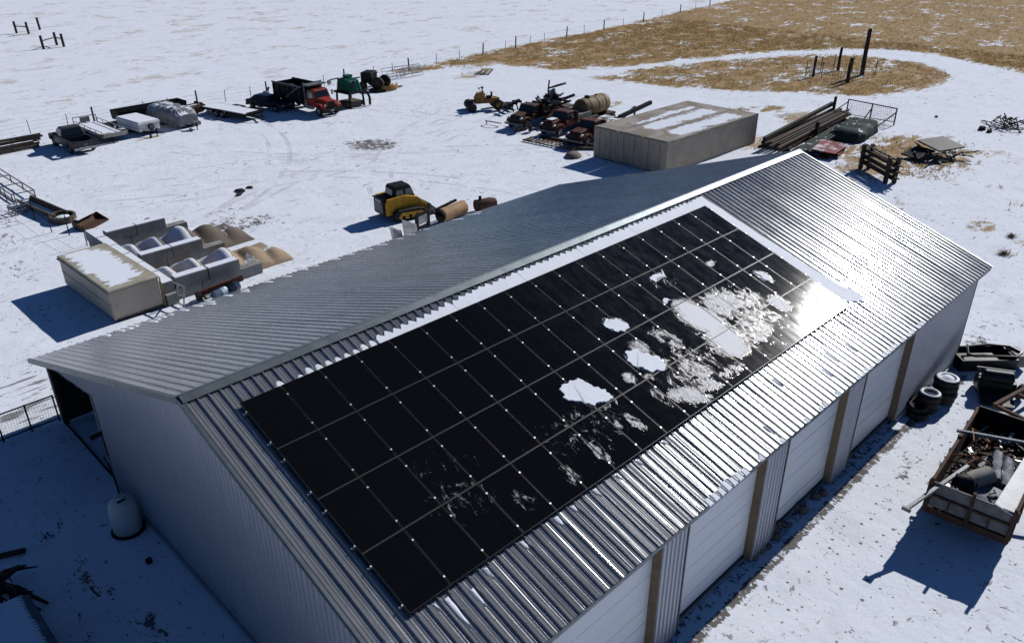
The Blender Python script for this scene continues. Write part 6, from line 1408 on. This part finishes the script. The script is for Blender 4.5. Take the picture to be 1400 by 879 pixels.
    # second trailer frame beyond
    f = thing('trailer_frame', 'bare rusty trailer frame beyond the scrap trailer', 'trailer frame', (28.6, -13.2, 0), R(-12))
    for y in (-.9, .9): MB().bar((-1.5, y, .75), (3.5, y, .75), .14, .18).build('rail', M['rust'], f)
    for x in (-1.4, .2, 1.8, 3.3): MB().bar((x, -.9, .72), (x, .9, .72), .12, .14).build('cross_member', M['rust'], f)
    for s in (-1, 1): wheel(f, 1.2, s*1.15, .36, .36, .22, 'rust')
    MB().bar((-1.5, 0, 0), (-1.5, 0, .7), .1).build('stand', M['rust'], f)
junk_trailer()
# stones along the wall foot
def stones():
    r = random.Random(14); me = []
    for q in range(4):
        m = MB(); rr = []
        for i in range(5):
            z = .22*i/4; k_ = math.sqrt(max(.05, 1-(i/4.4)**2)); rr.append([(.24*k_*math.cos(a)*r.uniform(.75, 1.15), .17*k_*math.sin(a)*r.uniform(.75, 1.15), z) for a in [2*math.pi*k/8 for k in range(8)]])
        me.append(m.rings(rr).mesh('stone', M['stone'], True))
    for k in range(16):
        x = 13.6+k*.22+r.uniform(-.1, .1) if k < 11 else r.uniform(16.2, 18.6)
        o = inst(me[k % 4], 'stone', None, (x, -9.12+r.uniform(-.22, .14), -.03), (0, 0, r.uniform(0, 6))); s = r.uniform(.6, 1.25); o.scale = (s, s, s)
        tag(o, 'reddish field stone in the row at the foot of a barn door', 'stone', 'stones at the barn door')
stones()

# ================================================================ SHADED CORNER LEFT OF THE GABLE
def shade_corner():
    t = thing('water_tank', 'upright white plastic tank standing against the gable wall', 'tank', (-.38, 6.62, 0))
    MB().lathe([(.01, .03), (.44, .03), (.47, .08), (.47, .95), (.45, 1.08), (.36, 1.24), (.24, 1.32), (.01, 1.35)], 28).build('shell', M['tankwhite'], t, True)
    MB().lathe([(.01, 1.33), (.14, 1.33), (.14, 1.42), (.01, 1.43)], 16).build('lid', M['tankwhite'], t, True)
    MB().lathe([(.01, 0), (.56, 0), (.56, .05), (.01, .05)], 24).build('pad', M['black'], t); MB().b2(-.16, .1, -.2, -.12, 1.30, 1.36).build('handle', M['black'], t)
    p = thing('hydrant_pipe', 'thin bent pipe rising between the gable corner and tank', 'pipe', (.12, 8.7, 0))
    MB().tube([(0, 0, 0), (.02, .1, .6), (.0, .35, 1.2), (-.05, .45, 1.45)], .03, 6).build('pipe', M['black'], p); MB().bar((-.3, .5, 2.35), (.15, .5, 2.4), .12).build('lamp_arm', M['black'], p); MB().bar((.12, .55, 1.4), (.12, .55, 2.4), .05).build('riser', M['black'], p)
    o = MB().box((0, 0, 0), (.2, .16, .18)).build('ground_box', M['black'], None, bev=.04); o.location = (-.55, 4.55, .08); tag(o, 'little black block alone on the shaded snow', 'block')
    t = thing('mesh_fence', 'low wire mesh fence running from the barn corner to the left', 'fence', (.25, 15.25, 0), R(0))
    for k in range(7): MB().bar((-.0-k*1.05, .0, -.05), (-.0-k*1.05, 0, 1.25), .06).build('post', M['black'], t)
    for z in (.12, 1.22): MB().bar((0, 0, z), (-6.3, 0, z), .045).build('rail', M['black'], t)
    m = MB()
    for k in range(60): m.bar((-k*.105, 0, .12), (-k*.105, 0, 1.2), .007)
    for k in range(10): m.bar((0, 0, .2+k*.11), (-6.3, 0, .2+k*.11), .007)
    m.build('wire_mesh', M['midgray'], t)
    # small shed with snowy ribbed roof, at the left border
    t = thing('low_shed', 'low shed with a ribbed metal roof under snow at the left border', 'shed', (-5.1, 2.9, 0))
    MB().b2(-.9, .85, -1.9, 1.55, 0, .92).build('wall', M['woodgray'], t)
    v = []; f = []; n = 0
    for k in range(27):
        for a, h in ((0, 0), (.03, .035), (.07, .035), (.10, 0)):
            y = -2.0+k*.14+a; v += [(-1.1, y, 1.12+h), (1.2, y, .98+h)]; n += 1
    MB().add(v, [(2*i, 2*i+2, 2*i+3, 2*i+1) for i in range(n-1)]).build('roof_sheet', M['trim'], t)
    MB().b2(-1.0, 1.1, -1.95, 1.7, .90, .95).build('roof_deck', M['woodgray'], t)
    s = MB(); rr = random.Random(3); pl = [(-1.1, -1.98)]
    for k in range(54): pl.append((.93+(.07 if k % 2 else -.05)+rr.uniform(-.02, .02), -1.98+k*.07))
    pl.append((-1.1, 1.78)); zz = lambda x: 1.12-(x+1.1)*.061
    s.rings([[(x, y, zz(x)+.01) for x, y in pl], [(x*.99, y, zz(x)+.10) for x, y in pl]]); s.build('roof_snow', M['snow'], t)
    o = MB().bar((-.7, 0, 0), (.75, .1, 0), .14, .12).build('loose_post', M['wooddark'], None); o.location = (-3.95, 8.15, .10); o.rotation_euler = (0, 0, R(-28)); tag(o, 'loose dark post lying on the shaded snow', 'post')
    t = thing('branch_heap', 'heap of dark branches and roots beside the low shed', 'branches', (-4.25, 6.4, 0))
    r = random.Random(23)
    for k in range(24):
        a = r.uniform(-2.2, .3); p0 = Vector((r.uniform(-.5, .1), r.uniform(-.3, .6), r.uniform(.1, .5))); d = Vector((math.cos(a), math.sin(a), r.uniform(-.2, .3)))*r.uniform(.4, 1.2)
        q = p0+d; q.z = max(.06, q.z); mid = (p0+q)/2+Vector((r.uniform(-.1, .1), r.uniform(-.1, .1), .12))
        MB().tube([p0, mid, q], [.07, .05, .02], 6).build('branch', M['brush'], t)
    MB().tube([(-.1, 0, .3), (.35, -.8, .35), (.75, -1.5, .12)], [.1, .08, .05], 7).build('branch', M['brush'], t); MB().tube([(0, -.2, .35), (.15, -1.0, .3), (.5, -1.6, .1)], [.1, .07, .05], 7).build('branch', M['brush'], t)
shade_corner()
